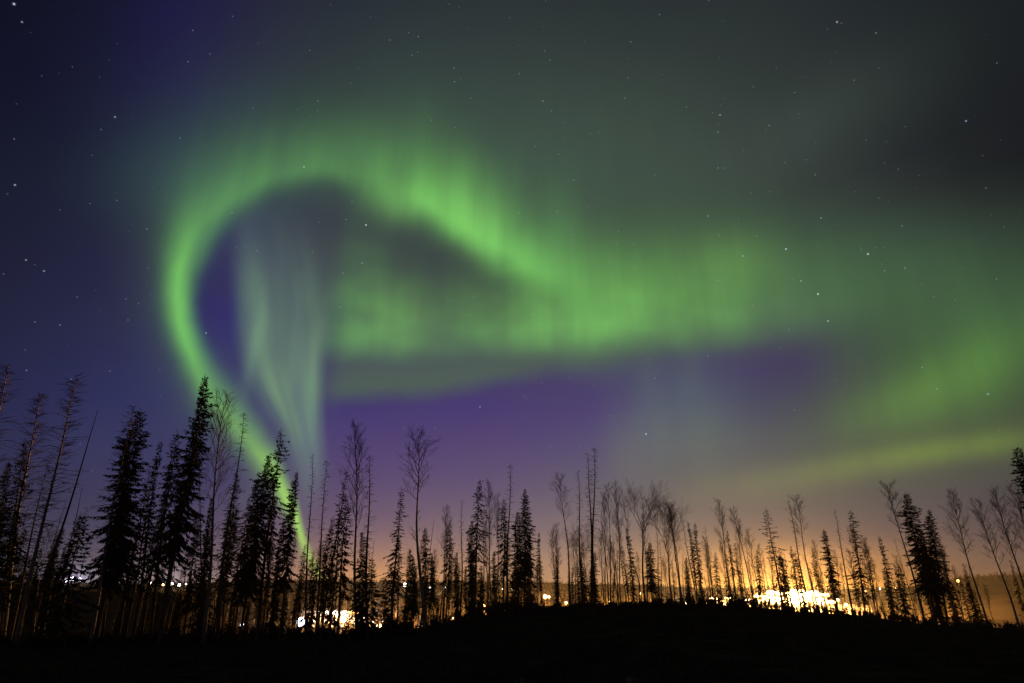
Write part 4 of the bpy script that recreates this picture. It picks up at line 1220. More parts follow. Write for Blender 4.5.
    ('L1', 6.46, 49.58, -0.03, 12.54, 2.74, 1.1, 'straight and tallest of the tall twin spars with short dead twigs', ''),
    ('L2', 5.76, 51.68, -0.19, 11.1, 0.39, 1.1, 'thin twiggy dead conifer just before the tall twin spars', ''),
    ('D2', 6.46, 49.58, -0.03, 4.03, 3.11, 1, 'dense dark spruce at the base of the tall twin spars', ''),
    ('P2', 7.59, 51.44, -0.12, 8.6, 1.8, 0.75, 'slim poplar wand in the loose row just past the twin spars', 'poplar wands past the twin spars'),
    ('P1', 7.98, 51.38, -0.12, 9.44, 2.13, 0.8, 'slim poplar wand in the loose row just past the twin spars', 'poplar wands past the twin spars'),
    ('P3', 8.94, 52.24, -0.23, 9.66, 0.92, 0.8, 'slim poplar wand in the loose row just past the twin spars', 'poplar wands past the twin spars'),
    ('P2', 9.41, 52.16, -0.22, 7.36, -2.49, 0.7, 'slim poplar wand in the loose row just past the twin spars', 'poplar wands past the twin spars'),
    ('C0', 10.24, 50.98, -0.1, 8.22, -5.35, 0.9, 'crooked poplar with an S-bent trunk before the round-crowned forked poplar', ''),
    ('F0', 10.42, 49.92, -0.03, 9.3, 2.93, 1.05, 'forked poplar with a round open fan crown above a dense low spruce', ''),
    ('D0', 10.73, 48.83, 0.02, 4.63, 3.28, 1.15, 'dense broad low spruce at the foot of the round-crowned forked poplar', ''),
    ('F1', 12.67, 50.43, -0.09, 8.1, 1.22, 0.95, 'poplar with an upright broom of branches past the round-crowned one', ''),
    ('P1', 13.48, 50.22, -0.08, 7.74, -1.67, 0.9, 'leaning poplar stem twined with the upright broom-shaped poplar', ''),
    ('S3', 12.89, 50.38, -0.09, 3.51, 2.02, 1, 'low ragged spruce under the broom-shaped poplars', ''),
    ('S2', 14.86, 49.83, -0.08, 6.34, 1.88, 0.95, 'slim spruce with short even boughs near the start of the orange glare', ''),
    ('D1', 14.19, 51.07, -0.19, 3.87, 2.73, 0.8, 'small dark spruce between the broom-shaped poplars and the slim even spruce', ''),
    ('L0', 16.09, 51.55, -0.37, 5.01, 2.29, 1, 'thin dead conifer over the bright strip of white lights', ''),
    ('S0', 16.3, 50.43, -0.23, 4.28, 4.19, 1, 'short ragged spruce over the bright strip of white lights', ''),
    ('P3', 16.77, 48.17, -0.08, 7.58, -1.38, 1, 'dark-twigged poplar of the leaning pair over the first floodlit glare', ''),
    ('P1', 18.57, 48.57, -0.21, 7.32, -5.47, 1, 'outer, more slanted poplar of the leaning pair over the first floodlit glare', ''),
    ('S3', 17.3, 47.98, -0.1, 4.69, 1.93, 1, 'ragged spruce hung with dark tufts between the leaning poplar pair', ''),
    ('S1', 17.3, 49.04, -0.17, 5.81, 0.44, 0.9, 'narrow dark spruce inside the leaning poplar pair', ''),
    ('S0', 19.33, 49.35, -0.34, 4.41, 3.9, 1, 'ragged spruce just past the leaning poplar pair against the orange glare', ''),
    ('L1', 19.35, 50.41, -0.48, 3.76, 2.37, 1, 'small dead conifer against the orange glare past the leaning poplar pair', ''),
    ('G1', 19.92, 46.95, -0.23, 7.27, -0.27, 1.15, 'shapely conical spruce with well spaced boughs in front of the brightest glare', ''),
    ('S2', 21.39, 48.49, -0.45, 4.11, -3.94, 1, 'thin ragged spruce low in the white glare behind the shapely conical spruce', ''),
    ('L0', 20.63, 49.9, -0.54, 3.95, 2.29, 0.9, 'small dead stem low in the white glare behind the shapely conical spruce', ''),
    ('L2', 21.6, 46.2, -0.32, 7.96, -1.54, 1, 'tall leaning pole with tiny tufted twigs, first of two poles over the white glare', ''),
    ('P1', 22.06, 45.98, -0.35, 8.03, -1.07, 1, 'tall leaning poplar with a rounded twig crown, second of two poles over the white glare', ''),
    ('S1', 23.22, 47.64, -0.55, 4.75, 0.27, 1, 'ragged spruce at the far end of the white glare, before the dense leaning one', ''),
    ('D2', 23.13, 45.45, -0.42, 5.78, 1.92, 1.05, 'dense leaning spruce with rounded dark top just past the white glare', ''),
    ('S0', 23.96, 48.39, -0.72, 3, -5.31, 1, 'small ragged spruce over the orange end of the glare', ''),
    ('L2', 24.42, 45.91, -0.57, 7.5, 2.3, 1, 'thin leaning spire with sparse tufts past the rounded dense spruce', ''),
    ('G0', 24.16, 43.78, -0.51, 7.08, 4.49, 1.05, 'odd ragged spruce with long boughs reaching out on one side only', ''),
    ('S3', 26.3, 46.01, -0.8, 5.13, 2.71, 0.9, 'thin spruce tucked beside the one-sided ragged spruce', ''),
    ('P3', 27.17, 46.67, -0.98, 4.07, -0.38, 1, 'small bare poplar in the dark dip past the one-sided spruce', ''),
    ('P2', 27.54, 46.45, -1.01, 3.46, 2.42, 0.9, 'smallest bare poplar in the dark dip before the leaning spruce clump', ''),
    ('P1', 26.46, 41.24, -0.71, 8.66, -1.96, 1.1, 'tall leaning poplar with rounded twig crown against the big dark spruce clump', ''),
    ('D0', 26.4, 40.09, -0.75, 7.99, 1.38, 1.1, 'tallest dense spruce of the big dark leaning clump', ''),
    ('D3', 27.46, 40.58, -0.79, 7.08, 5.95, 1.1, 'broad second spruce of the big dark leaning clump', ''),
    ('D1', 27.72, 41.61, -0.78, 5.83, 2.77, 1, 'inner spruce filling the middle of the big dark leaning clump', ''),
    ('N0', 26.2, 41.41, -0.69, 3.19, -0.33, 1, 'short bare leaning stub in front of the big dark spruce clump', ''),
    ('Y1', 26.65, 43.48, -0.71, 3.46, 6.69, 0.9, 'small young spruce just before the big dark spruce clump', ''),
    ('Y0', 27.03, 45.59, -0.85, 3.31, 6.29, 0.6, 'tiny spruce tip above the valley haze before the big dark spruce clump', ''),
    ('P0', 27.93, 37.8, -0.87, 7.67, 0.18, 1.05, 'lone leaning poplar with open crown past the big dark spruce clump, over the hazy valley', ''),
    ('Y1', 28.26, 38.8, -0.85, 2.55, -2.27, 0.8, 'low shrubby spruce at the foot of the lone leaning poplar over the hazy valley', ''),
    ('P3', 28.53, 41.06, -0.83, 4.87, 0.43, 0.8, 'thin poplar trailing behind the big dark spruce clump', ''),
    ('P0', 28.43, 36.16, -0.92, 6.97, -2.15, 1.1, 'first leaning poplar of the fuzzy group by the picture corner', ''),
    ('P2', 28.9, 35.79, -0.91, 7.56, 1.94, 1.1, 'middle leaning poplar of the fuzzy group by the picture corner', ''),
    ('P0', 29.49, 35.3, -0.89, 7.71, 2.69, 1.1, 'outermost leaning poplar of the fuzzy group by the picture corner', ''),
    ('S3', 30.02, 37.46, -0.92, 3.9, 1.41, 0.9, 'low ragged spruce under the fuzzy poplar group by the picture corner', ''),
    ('D3', 17.39, 19.33, -0.44, 6.34, -4.16, 1.25, 'near dark spruce leaning in from outside, only its tip in the picture', ''),
    ('S0', -40.06, 48.95, -3.98, 7.6, -5.69, 0.94, 'thin tree packed in the black thicket at the edge before the sky gap', 'thicket at the picture edge'),
    ('P2', -30.94, 38.64, -1.44, 4.69, -2.31, 0.77, 'thin tree packed in the black thicket at the edge before the sky gap', 'thicket at the picture edge'),
    ('N1', -31.37, 39.44, -1.47, 7.91, -3.65, 0.76, 'thin tree packed in the black thicket at the edge before the sky gap', 'thicket at the picture edge'),
    ('S0', -31.98, 41.12, -1.62, 5.03, -1.11, 0.89, 'thin tree packed in the black thicket at the edge before the sky gap', 'thicket at the picture edge'),
    ('P2', -34.93, 45.31, -2.63, 5.44, -1.27, 1.08, 'thin tree packed in the black thicket at the edge before the sky gap', 'thicket at the picture edge'),
    ('S0', -30.94, 40.81, -1.58, 4.76, -3.35, 1.03, 'thin tree packed in the black thicket at the edge before the sky gap', 'thicket at the picture edge'),
    ('S0', -31.34, 41.64, -1.66, 3.91, -4.22, 0.9, 'thin tree packed in the black thicket at the edge before the sky gap', 'thicket at the picture edge'),
    ('S0', -33.52, 45.15, -2.42, 5.62, -1.32, 0.84, 'thin tree packed in the black thicket at the edge before the sky gap', 'thicket at the picture edge'),
    ('S1', -37.49, 51.15, -4.17, 9.26, -2.82, 1.09, 'thin tree packed in the black thicket at the edge before the sky gap', 'thicket at the picture edge'),
    ('S1', -36.34, 50.78, -4.04, 11.09, -0.26, 0.95, 'thin tree packed in the black thicket at the edge before the sky gap', 'thicket at the picture edge'),
    ('L0', -36.22, 51.32, -4.12, 11.73, -0.68, 0.96, 'thin tree packed in the black thicket at the edge before the sky gap', 'thicket at the picture edge'),
    ('P3', -30.49, 43.68, -1.9, 4.19, 0.59, 0.86, 'thin tree packed in the black thicket at the edge before the sky gap', 'thicket at the picture edge'),
    ('S1', -29.96, 46.92, -2.48, 10.05, 0.2, 1.03, 'slim tree packed in the dark thicket between sky gap and green arc foot', 'thicket under the tallest spruce'),
    ('L0', -33.2, 52.48, -4.14, 6.6, 0.13, 0.97, 'slim tree packed in the dark thicket between sky gap and green arc foot', 'thicket under the tallest spruce'),
    ('L2', -29.62, 47.68, -2.6, 5.28, 3.09, 0.92, 'slim tree packed in the dark thicket between sky gap and green arc foot', 'thicket under the tallest spruce'),
    ('S1', -33.36, 54.29, -4.41, 7.63, 4.45, 0.92, 'slim tree packed in the dark thicket between sky gap and green arc foot', 'thicket under the tallest spruce'),
    ('N1', -30.85, 50.75, -3.5, 11.23, -2.7, 1.09, 'slim tree packed in the dark thicket between sky gap and green arc foot', 'thicket under the tallest spruce'),
    ('P2', -31.17, 52.11, -3.85, 6.87, -0.27, 0.91, 'slim tree packed in the dark thicket between sky gap and green arc foot', 'thicket under the tallest spruce'),
    ('L0', -26.05, 43.83, -1.8, 4.09, -3.62, 0.95, 'slim tree packed in the dark thicket between sky gap and green arc foot', 'thicket under the tallest spruce'),
    ('L2', -30.64, 52.55, -3.88, 12.6, -0.94, 1.08, 'slim tree packed in the dark thicket between sky gap and green arc foot', 'thicket under the tallest spruce'),
    ('N1', -28.26, 49.35, -2.78, 8.74, -2.29, 1.05, 'slim tree packed in the dark thicket between sky gap and green arc foot', 'thicket under the tallest spruce'),
    ('L1', -28.77, 50.61, -3.16, 7.83, -1.18, 0.86, 'slim tree packed in the dark thicket between sky gap and green arc foot', 'thicket under the tallest spruce'),
    ('S1', -29.27, 52.57, -3.71, 7.13, -2.13, 1.08, 'slim tree packed in the dark thicket between sky gap and green arc foot', 'thicket under the tallest spruce'),
    ('L2', -23.9, 43.49, -1.74, 6.37, 1.34, 0.98, 'slim tree packed in the dark thicket between sky gap and green arc foot', 'thicket under the tallest spruce'),
    ('L2', -26.35, 48.71, -2.41, 5.14, -0.28, 1, 'slim tree packed in the dark thicket between sky gap and green arc foot', 'thicket under the tallest spruce'),
    ('P2', -25, 46.78, -1.99, 4.84, 5.13, 1.08, 'slim tree packed in the dark thicket between sky gap and green arc foot', 'thicket under the tallest spruce'),
    ('N1', -24.38, 45.97, -1.87, 5.92, 0.51, 1.03, 'slim tree packed in the dark thicket between sky gap and green arc foot', 'thicket under the tallest spruce'),
    ('P2', -25.65, 49.39, -2.47, 6.23, -1.83, 1, 'slim tree packed in the dark thicket between sky gap and green arc foot', 'thicket under the tallest spruce'),
    ('L0', -27.61, 53.91, -3.8, 7.24, -1.75, 0.77, 'slim tree packed in the dark thicket between sky gap and green arc foot', 'thicket under the tallest spruce'),
    ('S2', -28.04, 55.66, -4.16, 10.05, 3.65, 0.91, 'slim tree packed in the dark thicket between sky gap and green arc foot', 'thicket under the tallest spruce'),
    ('L2', -23.61, 47.96, -2.04, 7.6, -0.71, 0.92, 'slim tree packed in the dark thicket between sky gap and green arc foot', 'thicket under the tallest spruce'),
    ('S2', -23.34, 47.68, -1.99, 4.18, 0.36, 0.85, 'slim tree packed in the dark thicket between sky gap and green arc foot', 'thicket under the tallest spruce'),
    ('L2', -22.52, 47.52, -1.92, 4.79, -2.18, 0.8, 'slim tree packed in the dark thicket between sky gap and green arc foot', 'thicket under the tallest spruce'),
    ('P2', -21.37, 45.69, -1.76, 8.09, 3.14, 0.95, 'slim tree packed in the dark thicket between sky gap and green arc foot', 'thicket under the tallest spruce'),
    ('L1', -23.55, 50.85, -2.56, 6.22, -5.29, 1.08, 'slim tree packed in the dark thicket between sky gap and green arc foot', 'thicket under the tallest spruce'),
    ('S2', -24.47, 53.86, -3.42, 10.81, -0.92, 0.94, 'slim tree packed in the dark thicket between sky gap and green arc foot', 'thicket under the tallest spruce'),
    ('L1', -21.44, 48.02, -1.92, 5.82, 0.48, 1.05, 'slim tree packed in the dark thicket between sky gap and green arc foot', 'thicket under the tallest spruce'),
    ('S1', -25.5, 58.42, -4.4, 13.96, -0.93, 1.03, 'slim tree packed in the dark thicket between sky gap and green arc foot', 'thicket under the tallest spruce'),
    ('L2', -23.95, 55.55, -3.78, 5.73, -9.77, 0.86, 'slim tree packed in the dark thicket around the white starburst lamp', 'thicket around the starburst lamp'),
    ('L2', -22.04, 52.65, -2.83, 9.45, 0.16, 0.9, 'slim tree packed in the dark thicket around the white starburst lamp', 'thicket around the starburst lamp'),
    ('S1', -23.2, 55.74, -3.75, 4.97, 0.81, 0.98, 'slim tree packed in the dark thicket around the white starburst lamp', 'thicket around the starburst lamp'),
    ('P2', -22.28, 54.36, -3.3, 7.8, -2.13, 0.83, 'slim tree packed in the dark thicket around the white starburst lamp', 'thicket around the starburst lamp'),
    ('S1', -23.04, 58.25, -4.21, 7.31, -3.41, 0.86, 'slim tree packed in the dark thicket around the white starburst lamp', 'thicket around the starburst lamp'),
    ('L0', -21.66, 55.16, -3.45, 6.19, 4.33, 1.04, 'slim tree packed in the dark thicket around the white starburst lamp', 'thicket around the starburst lamp'),
    ('P2', -21.99, 56.68, -3.85, 8.91, -1.81, 1.08, 'slim tree packed in the dark thicket around the white starburst lamp', 'thicket around the starburst lamp'),
    ('L2', -20.24, 53.65, -2.9, 5.07, 0.77, 1.02, 'slim tree packed in the dark thicket around the white starburst lamp', 'thicket around the starburst lamp'),
    ('L2', -17.68, 47.71, -1.78, 3.29, -7.04, 0.88, 'slim tree packed in the dark thicket around the white starburst lamp', 'thicket around the starburst lamp'),
    ('S1', -20.78, 56.95, -3.81, 6.13, -2.72, 1.04, 'slim tree packed in the dark thicket around the white starburst lamp', 'thicket around the starburst lamp'),
    ('P2', -17.53, 49.37, -1.9, 7.23, -0.67, 0.84, 'slim tree packed in the dark thicket around the white starburst lamp', 'thicket around the starburst lamp'),
    ('L0', -19.48, 56.35, -3.55, 5.11, 0.51, 0.86, 'slim tree packed in the dark thicket around the white starburst lamp', 'thicket around the starburst lamp'),
    ('S2', -19.64, 57.75, -3.9, 6.87, 0.89, 0.94, 'slim tree packed in the dark thicket around the white starburst lamp', 'thicket around the starburst lamp'),
    ('P2', -17.6, 52.68, -2.44, 4.77, 3.42, 0.8, 'slim tree packed in the dark thicket around the white starburst lamp', 'thicket around the starburst lamp'),
    ('L0', -18.92, 57.58, -3.8, 6.03, 1.35, 0.79, 'slim tree packed in the dark thicket around the white starburst lamp', 'thicket around the starburst lamp'),
    ('P2', -18.87, 59.33, -4.17, 8.35, -1.37, 0.94, 'slim tree packed in the dark thicket around the white starburst lamp', 'thicket around the starburst lamp'),
    ('S1', -17.23, 55.3, -3.1, 8.39, -0.22, 0.94, 'slim tree packed in the dark thicket around the white starburst lamp', 'thicket around the starburst lamp'),
    ('S2', -17.43, 57.65, -3.77, 11.3, 1.79, 0.98, 'slim tree packed in the dark thicket around the white starburst lamp', 'thicket around the starburst lamp'),
    ('P2', -17.6, 58.68, -4.02, 8.83, 2.9, 1.05, 'slim tree packed in the dark thicket around the white starburst lamp', 'thicket around the starburst lamp'),
    ('L2', -14.5, 49.5, -1.91, 4.74, 5.66, 0.93, 'slim tree packed in the dark thicket around the white starburst lamp', 'thicket around the starburst lamp'),
    ('L2', -16.63, 59.05, -4.09, 8.06, 0.67, 0.87, 'slim tree packed in the dark thicket around the white starburst lamp', 'thicket around the starburst lamp'),
    ('L2', -15.9, 57.66, -3.73, 8.27, -2.22, 0.92, 'slim tree packed in the dark thicket around the white starburst lamp', 'thicket around the starburst lamp'),
    ('S1', -14.12, 52.32, -2.3, 4, 3.11, 1.05, 'slim tree packed in the dark thicket around the white starburst lamp', 'thicket around the starburst lamp'),
    ('P2', -14.54, 56.15, -3.26, 4.55, 1.93, 1.03, 'slim tree packed in the dark thicket around the white starburst lamp', 'thicket around the starburst lamp'),
    ('Y1', -12.87, 50.07, -2.01, 2.97, 12.03, 0.78, 'slim low tree in front of the orange lights between leaning spruce and shed', 'low trees before the orange lights'),
    ('L2', -15.33, 61.56, -4.54, 5.96, 2.35, 0.89, 'slim low tree in front of the orange lights between leaning spruce and shed', 'low trees before the orange lights'),
    ('L2', -12.89, 52.6, -2.34, 3.29, 1.64, 0.94, 'slim low tree in front of the orange lights between leaning spruce and shed', 'low trees before the orange lights'),
    ('L2', -12.45, 52.42, -2.28, 3.7, 2.6, 0.84, 'slim low tree in front of the orange lights between leaning spruce and shed', 'low trees before the orange lights'),
    ('P2', -12.35, 54.02, -2.56, 5.36, 2.24, 1.1, 'slim low tree in front of the orange lights between leaning spruce and shed', 'low trees before the orange lights'),
    ('L2', -12.79, 57.06, -3.37, 8.68, -0.85, 0.83, 'slim low tree in front of the orange lights between leaning spruce and shed', 'low trees before the orange lights'),
    ('L2', -13.47, 61, -4.32, 5.05, -0.64, 0.85, 'slim low tree in front of the orange lights between leaning spruce and shed', 'low trees before the orange lights'),
    ('P2', -10.81, 50.26, -1.94, 3.22, -5.8, 0.91, 'slim low tree in front of the orange lights between leaning spruce and shed', 'low trees before the orange lights'),
    ('L0', -12.94, 62.2, -4.48, 5.67, -2.7, 0.91, 'slim low tree in front of the orange lights between leaning spruce and shed', 'low trees before the orange lights'),
    ('P2', -10.83, 54.15, -2.47, 4.21, -4.12, 0.94, 'slim low tree in front of the orange lights between leaning spruce and shed', 'low trees before the orange lights'),
    ('Y1', -12.05, 62.1, -4.41, 5.13, -3.94, 0.92, 'slim low tree in front of the orange lights between leaning spruce and shed', 'low trees before the orange lights'),
    ('Y1', -11.92, 62.1, -4.4, 7.28, -0.59, 1.05, 'slim low tree in front of the orange lights between leaning spruce and shed', 'low trees before the orange lights'),
    ('L2', -9.42, 51.75, -1.99, 4.2, -4.19, 0.99, 'slim low tree in front of the orange lights between leaning spruce and shed', 'low trees before the orange lights'),
    ('D2', -9.83, 59.49, -3.72, 8.46, -0.31, 0.89, 'slim low tree in the middle wood between lit shed and free slim spruce', 'low trees in the middle wood'),
    ('S2', -9.62, 58.49, -3.43, 4.26, -2.46, 1.08, 'slim low tree in the middle wood between lit shed and free slim spruce', 'low trees in the middle wood'),
    ('D2', -8.35, 53.49, -2.06, 4.72, 0.98, 0.84, 'slim low tree in the middle wood between lit shed and free slim spruce', 'low trees in the middle wood'),
    ('P3', -8, 54.4, -2.16, 6.94, 0.5, 0.91, 'slim low tree in the middle wood between lit shed and free slim spruce', 'low trees in the middle wood'),
    ('N1', -7.95, 58.05, -3.01, 4.63, -0.26, 0.88, 'slim low tree in the middle wood between lit shed and free slim spruce', 'low trees in the middle wood'),
    ('S2', -7.55, 57.6, -2.82, 6.45, 2.41, 0.88, 'slim low tree in the middle wood between lit shed and free slim spruce', 'low trees in the middle wood'),
    ('D2', -6.77, 57.15, -2.56, 3.08, 2.73, 0.77, 'slim low tree in the middle wood between lit shed and free slim spruce', 'low trees in the middle wood'),
    ('S0', -6.86, 59.24, -3.14, 3.49, -2.51, 1.02, 'slim low tree in the middle wood between lit shed and free slim spruce', 'low trees in the middle wood'),
    ('L2', -5.24, 49.21, -1.24, 6.81, -0.8, 0.82, 'slim low tree in the middle wood between lit shed and free slim spruce', 'low trees in the middle wood'),
    ('S2', -5.33, 53.57, -1.55, 5.09, 0.45, 1.02, 'slim low tree in the middle wood between lit shed and free slim spruce', 'low trees in the middle wood'),
    ('P2', -5.23, 61.03, -3.29, 6.54, 0.14, 1.1, 'slim low tree in the middle wood between lit shed and free slim spruce', 'low trees in the middle wood'),
    ('N1', -4.44, 52.17, -1.22, 3.84, -11.06, 0.91, 'slim low tree in the middle wood between lit shed and free slim spruce', 'low trees in the middle wood'),
    ('L2', -4.4, 61.08, -3.17, 6.06, 3.23, 0.99, 'slim low tree in the middle wood between lit shed and free slim spruce', 'low trees in the middle wood'),
    ('D1', -3.22, 51.12, -0.94, 7.53, -1.28, 0.91, 'slim low tree in the middle wood between lit shed and free slim spruce', 'low trees in the middle wood'),
    ('S0', -3.58, 59.25, -2.59, 6.97, -1.25, 0.89, 'slim low tree in the middle wood between lit shed and free slim spruce', 'low trees in the middle wood'),
    ('D2', -2.87, 58.85, -2.37, 4.85, -0.2, 0.96, 'slim low tree in the middle wood between lit shed and free slim spruce', 'low trees in the middle wood'),
    ('P3', -2.42, 57.36, -1.89, 5.15, 2.73, 0.8, 'slim low tree in the middle wood between lit shed and free slim spruce', 'low trees in the middle wood'),
    ('S2', -2.25, 60.13, -2.63, 5.27, -0.06, 0.82, 'slim low tree in the middle wood between lit shed and free slim spruce', 'low trees in the middle wood'),
    ('D1', -1.58, 59.54, -2.38, 6.88, -1.23, 0.87, 'slim low tree in the middle wood between lit shed and free slim spruce', 'low trees in the middle wood'),
    ('P2', -0.76, 52.15, -0.63, 3.44, -0.73, 0.86, 'slim low tree in the middle wood between lit shed and free slim spruce', 'low trees in the middle wood'),
    ('P3', -0.72, 57.65, -1.73, 6.39, 2.42, 1.05, 'slim low tree in the middle wood between lit shed and free slim spruce', 'low trees in the middle wood'),
    ('D1', 0.01, 57.38, -1.56, 5.73, 3.79, 1, 'slim low tree in the middle wood between lit shed and free slim spruce', 'low trees in the middle wood'),
    ('D2', 0.62, 61.82, -2.65, 5.1, -1.81, 0.99, 'slim low tree in the middle wood between lit shed and free slim spruce', 'low trees in the middle wood'),
    ('P3', 0.88, 57.71, -1.55, 6.02, -0.02, 0.75, 'slim low tree in the middle wood between lit shed and free slim spruce', 'low trees in the middle wood'),
    ('D1', 1.54, 63.92, -2.96, 9.25, 1.82, 1.07, 'slim low tree in the middle wood between lit shed and free slim spruce', 'low trees in the middle wood'),
    ('P2', 1.63, 54.55, -0.75, 4.68, -3.92, 1.08, 'slim low tree in the middle wood between lit shed and free slim spruce', 'low trees in the middle wood'),
    ('L2', 2.63, 63.72, -2.89, 6.54, -4.57, 0.96, 'slim low tree in the middle wood between lit shed and free slim spruce', 'low trees in the middle wood'),
    ('P3', 2.89, 58.11, -1.61, 4.44, -7.12, 1.01, 'slim low tree in the middle wood between lit shed and free slim spruce', 'low trees in the middle wood'),
    ('P1', 3.93, 61.29, -2.43, 4.54, 3.63, 0.77, 'slim low tree around the twin spars and broom-shaped poplars', 'low trees around the twin spars'),
    ('P2', 4.54, 63.77, -2.85, 9.3, -1.57, 0.92, 'slim low tree around the twin spars and broom-shaped poplars', 'low trees around the twin spars'),
    ('L2', 4.41, 57.03, -1.27, 3.49, 3.09, 0.83, 'slim low tree around the twin spars and broom-shaped poplars', 'low trees around the twin spars'),
    ('S2', 5.67, 61.38, -2.41, 5.63, 3.5, 1.06, 'slim low tree around the twin spars and broom-shaped poplars', 'low trees around the twin spars'),
    ('P2', 5.95, 59.63, -1.98, 7.9, -0.32, 1.04, 'slim low tree around the twin spars and broom-shaped poplars', 'low trees around the twin spars'),
    ('S2', 6.15, 58.04, -1.53, 5.11, -0.93, 1.01, 'slim low tree around the twin spars and broom-shaped poplars', 'low trees around the twin spars'),
    ('D1', 6.83, 58.21, -1.57, 5.92, -4.01, 1.02, 'slim low tree around the twin spars and broom-shaped poplars', 'low trees around the twin spars'),
    ('P2', 7.84, 62.82, -2.62, 7.77, -4.25, 1.09, 'slim low tree around the twin spars and broom-shaped poplars', 'low trees around the twin spars'),
    ('D1', 8.05, 60.77, -2.25, 5.67, -2.3, 0.99, 'slim low tree around the twin spars and broom-shaped poplars', 'low trees around the twin spars'),
    ('P2', 7.85, 54.59, -0.62, 6.5, 1.42, 1.08, 'slim low tree around the twin spars and broom-shaped poplars', 'low trees around the twin spars'),
    ('P3', 9.07, 59.97, -2.08, 7.66, 3.09, 0.92, 'slim low tree around the twin spars and broom-shaped poplars', 'low trees around the twin spars'),
    ('S2', 8.31, 52.63, -0.27, 3.62, 6.69, 0.8, 'slim low tree around the twin spars and broom-shaped poplars', 'low trees around the twin spars'),
    ('L0', 8.15, 48.67, 0.01, 5.67, -0.92, 0.92, 'slim low tree around the twin spars and broom-shaped poplars', 'low trees around the twin spars'),
    ('S2', 9.62, 52.18, -0.23, 4.93, -3.39, 1.08, 'slim low tree around the twin spars and broom-shaped poplars', 'low trees around the twin spars'),
    ('L0', 10.3, 53.3, -0.42, 3.79, -6.51, 1.03, 'slim low tree around the twin spars and broom-shaped poplars', 'low trees around the twin spars'),
    ('P1', 11.49, 56.87, -1.34, 3.62, -2.44, 0.85, 'slim low tree around the twin spars and broom-shaped poplars', 'low trees around the twin spars'),
    ('P1', 12.18, 57.53, -1.56, 4.04, 2.24, 0.84, 'slim low tree around the twin spars and broom-shaped poplars', 'low trees around the twin spars'),
    ('L0', 11.75, 53.05, -0.43, 2.9, 0.39, 0.95, 'slim low tree around the twin spars and broom-shaped poplars', 'low trees around the twin spars'),
    ('P3', 11.13, 48.59, 0.03, 1.94, 8.47, 1.05, 'slim low tree around the twin spars and broom-shaped poplars', 'low trees around the twin spars'),
    ('L2', 13.39, 57.53, -1.63, 8.68, 2, 1.06, 'slim low tree around the twin spars and broom-shaped poplars', 'low trees around the twin spars'),
    ('P2', 12.52, 51.42, -0.19, 3.69, -0.5, 0.85, 'slim low tree around the twin spars and broom-shaped poplars', 'low trees around the twin spars'),
    ('P1', 13.14, 51.78, -0.26, 2.7, 8.16, 1.08, 'slim low tree around the twin spars and broom-shaped poplars', 'low trees around the twin spars'),
    ('L0', 15.04, 56.24, -1.37, 6.2, 5.69, 0.75, 'slim low tree around the twin spars and broom-shaped poplars', 'low trees around the twin spars'),
    ('L2', 14.45, 52.28, -0.39, 3.52, -0.7, 0.93, 'slim low tree around the twin spars and broom-shaped poplars', 'low trees around the twin spars'),
    ('L2', 16.86, 60.82, -2.51, 6.33, 3.76, 0.87, 'slim low tree around the twin spars and broom-shaped poplars', 'low trees around the twin spars'),
    ('S2', 14.36, 48.87, 0, 6.29, -1.43, 0.84, 'slim low tree around the twin spars and broom-shaped poplars', 'low trees around the twin spars'),
    ('L2', 17.31, 56.71, -1.69, 4.49, 6.52, 1, 'slim low tree blackened against the floodlit glare', 'low trees against the glare'),
    ('P3', 14.78, 47.48, 0.02, 2.06, -5.61, 0.94, 'slim low tree blackened against the floodlit glare', 'low trees against the glare'),
    ('P2', 15.89, 49.51, -0.12, 5.08, -4.2, 1.09, 'slim low tree blackened against the floodlit glare', 'low trees against the glare'),
    ('S2', 15.58, 47.16, -0.01, 2.25, 0.42, 0.89, 'slim low tree blackened against the floodlit glare', 'low trees against the glare'),
    ('L2', 18.85, 55.16, -1.46, 3.91, 3, 1.05, 'slim low tree blackened against the floodlit glare', 'low trees against the glare'),
    ('S3', 16.2, 46.57, -0.03, 2.27, -1.91, 0.85, 'slim low tree blackened against the floodlit glare', 'low trees against the glare'),
    ('P3', 19.29, 53.77, -1.16, 4.01, 4.54, 1.07, 'slim low tree blackened against the floodlit glare', 'low trees against the glare'),
    ('L1', 18.99, 51, -0.54, 5.15, -2.2, 1.09, 'slim low tree blackened against the floodlit glare', 'low trees against the glare'),
    ('L2', 22.78, 59.44, -2.74, 8.35, -1.23, 0.8, 'slim low tree blackened against the floodlit glare', 'low trees against the glare'),
    ('L1', 18.32, 46.63, -0.12, 3.25, 1.18, 1.09, 'slim low tree blackened against the floodlit glare', 'low trees against the glare'),
    ('P2', 18.64, 46.61, -0.14, 4.35, 1.34, 1.06, 'slim low tree blackened against the floodlit glare', 'low trees against the glare'),
    ('S3', 22.67, 54.69, -1.85, 4.18, 1.17, 1.1, 'slim low tree blackened against the floodlit glare', 'low trees against the glare'),
    ('L2', 24.51, 57.86, -2.69, 5.48, 0.94, 0.81, 'slim low tree blackened against the floodlit glare', 'low trees against the glare'),
    ('L1', 24.17, 55.77, -2.31, 7.48, -2.96, 1.08, 'slim low tree blackened against the floodlit glare', 'low trees against the glare'),
    ('L1', 24.32, 55.29, -2.23, 6.43, 0.32, 1.05, 'slim low tree blackened against the floodlit glare', 'low trees against the glare'),
    ('L1', 23.55, 52.19, -1.38, 5.4, 1.64, 1.1, 'slim low tree blackened against the floodlit glare', 'low trees against the glare'),
    ('L2', 26.57, 56.8, -2.76, 5.26, 1.34, 0.89, 'slim low tree blackened against the floodlit glare', 'low trees against the glare'),
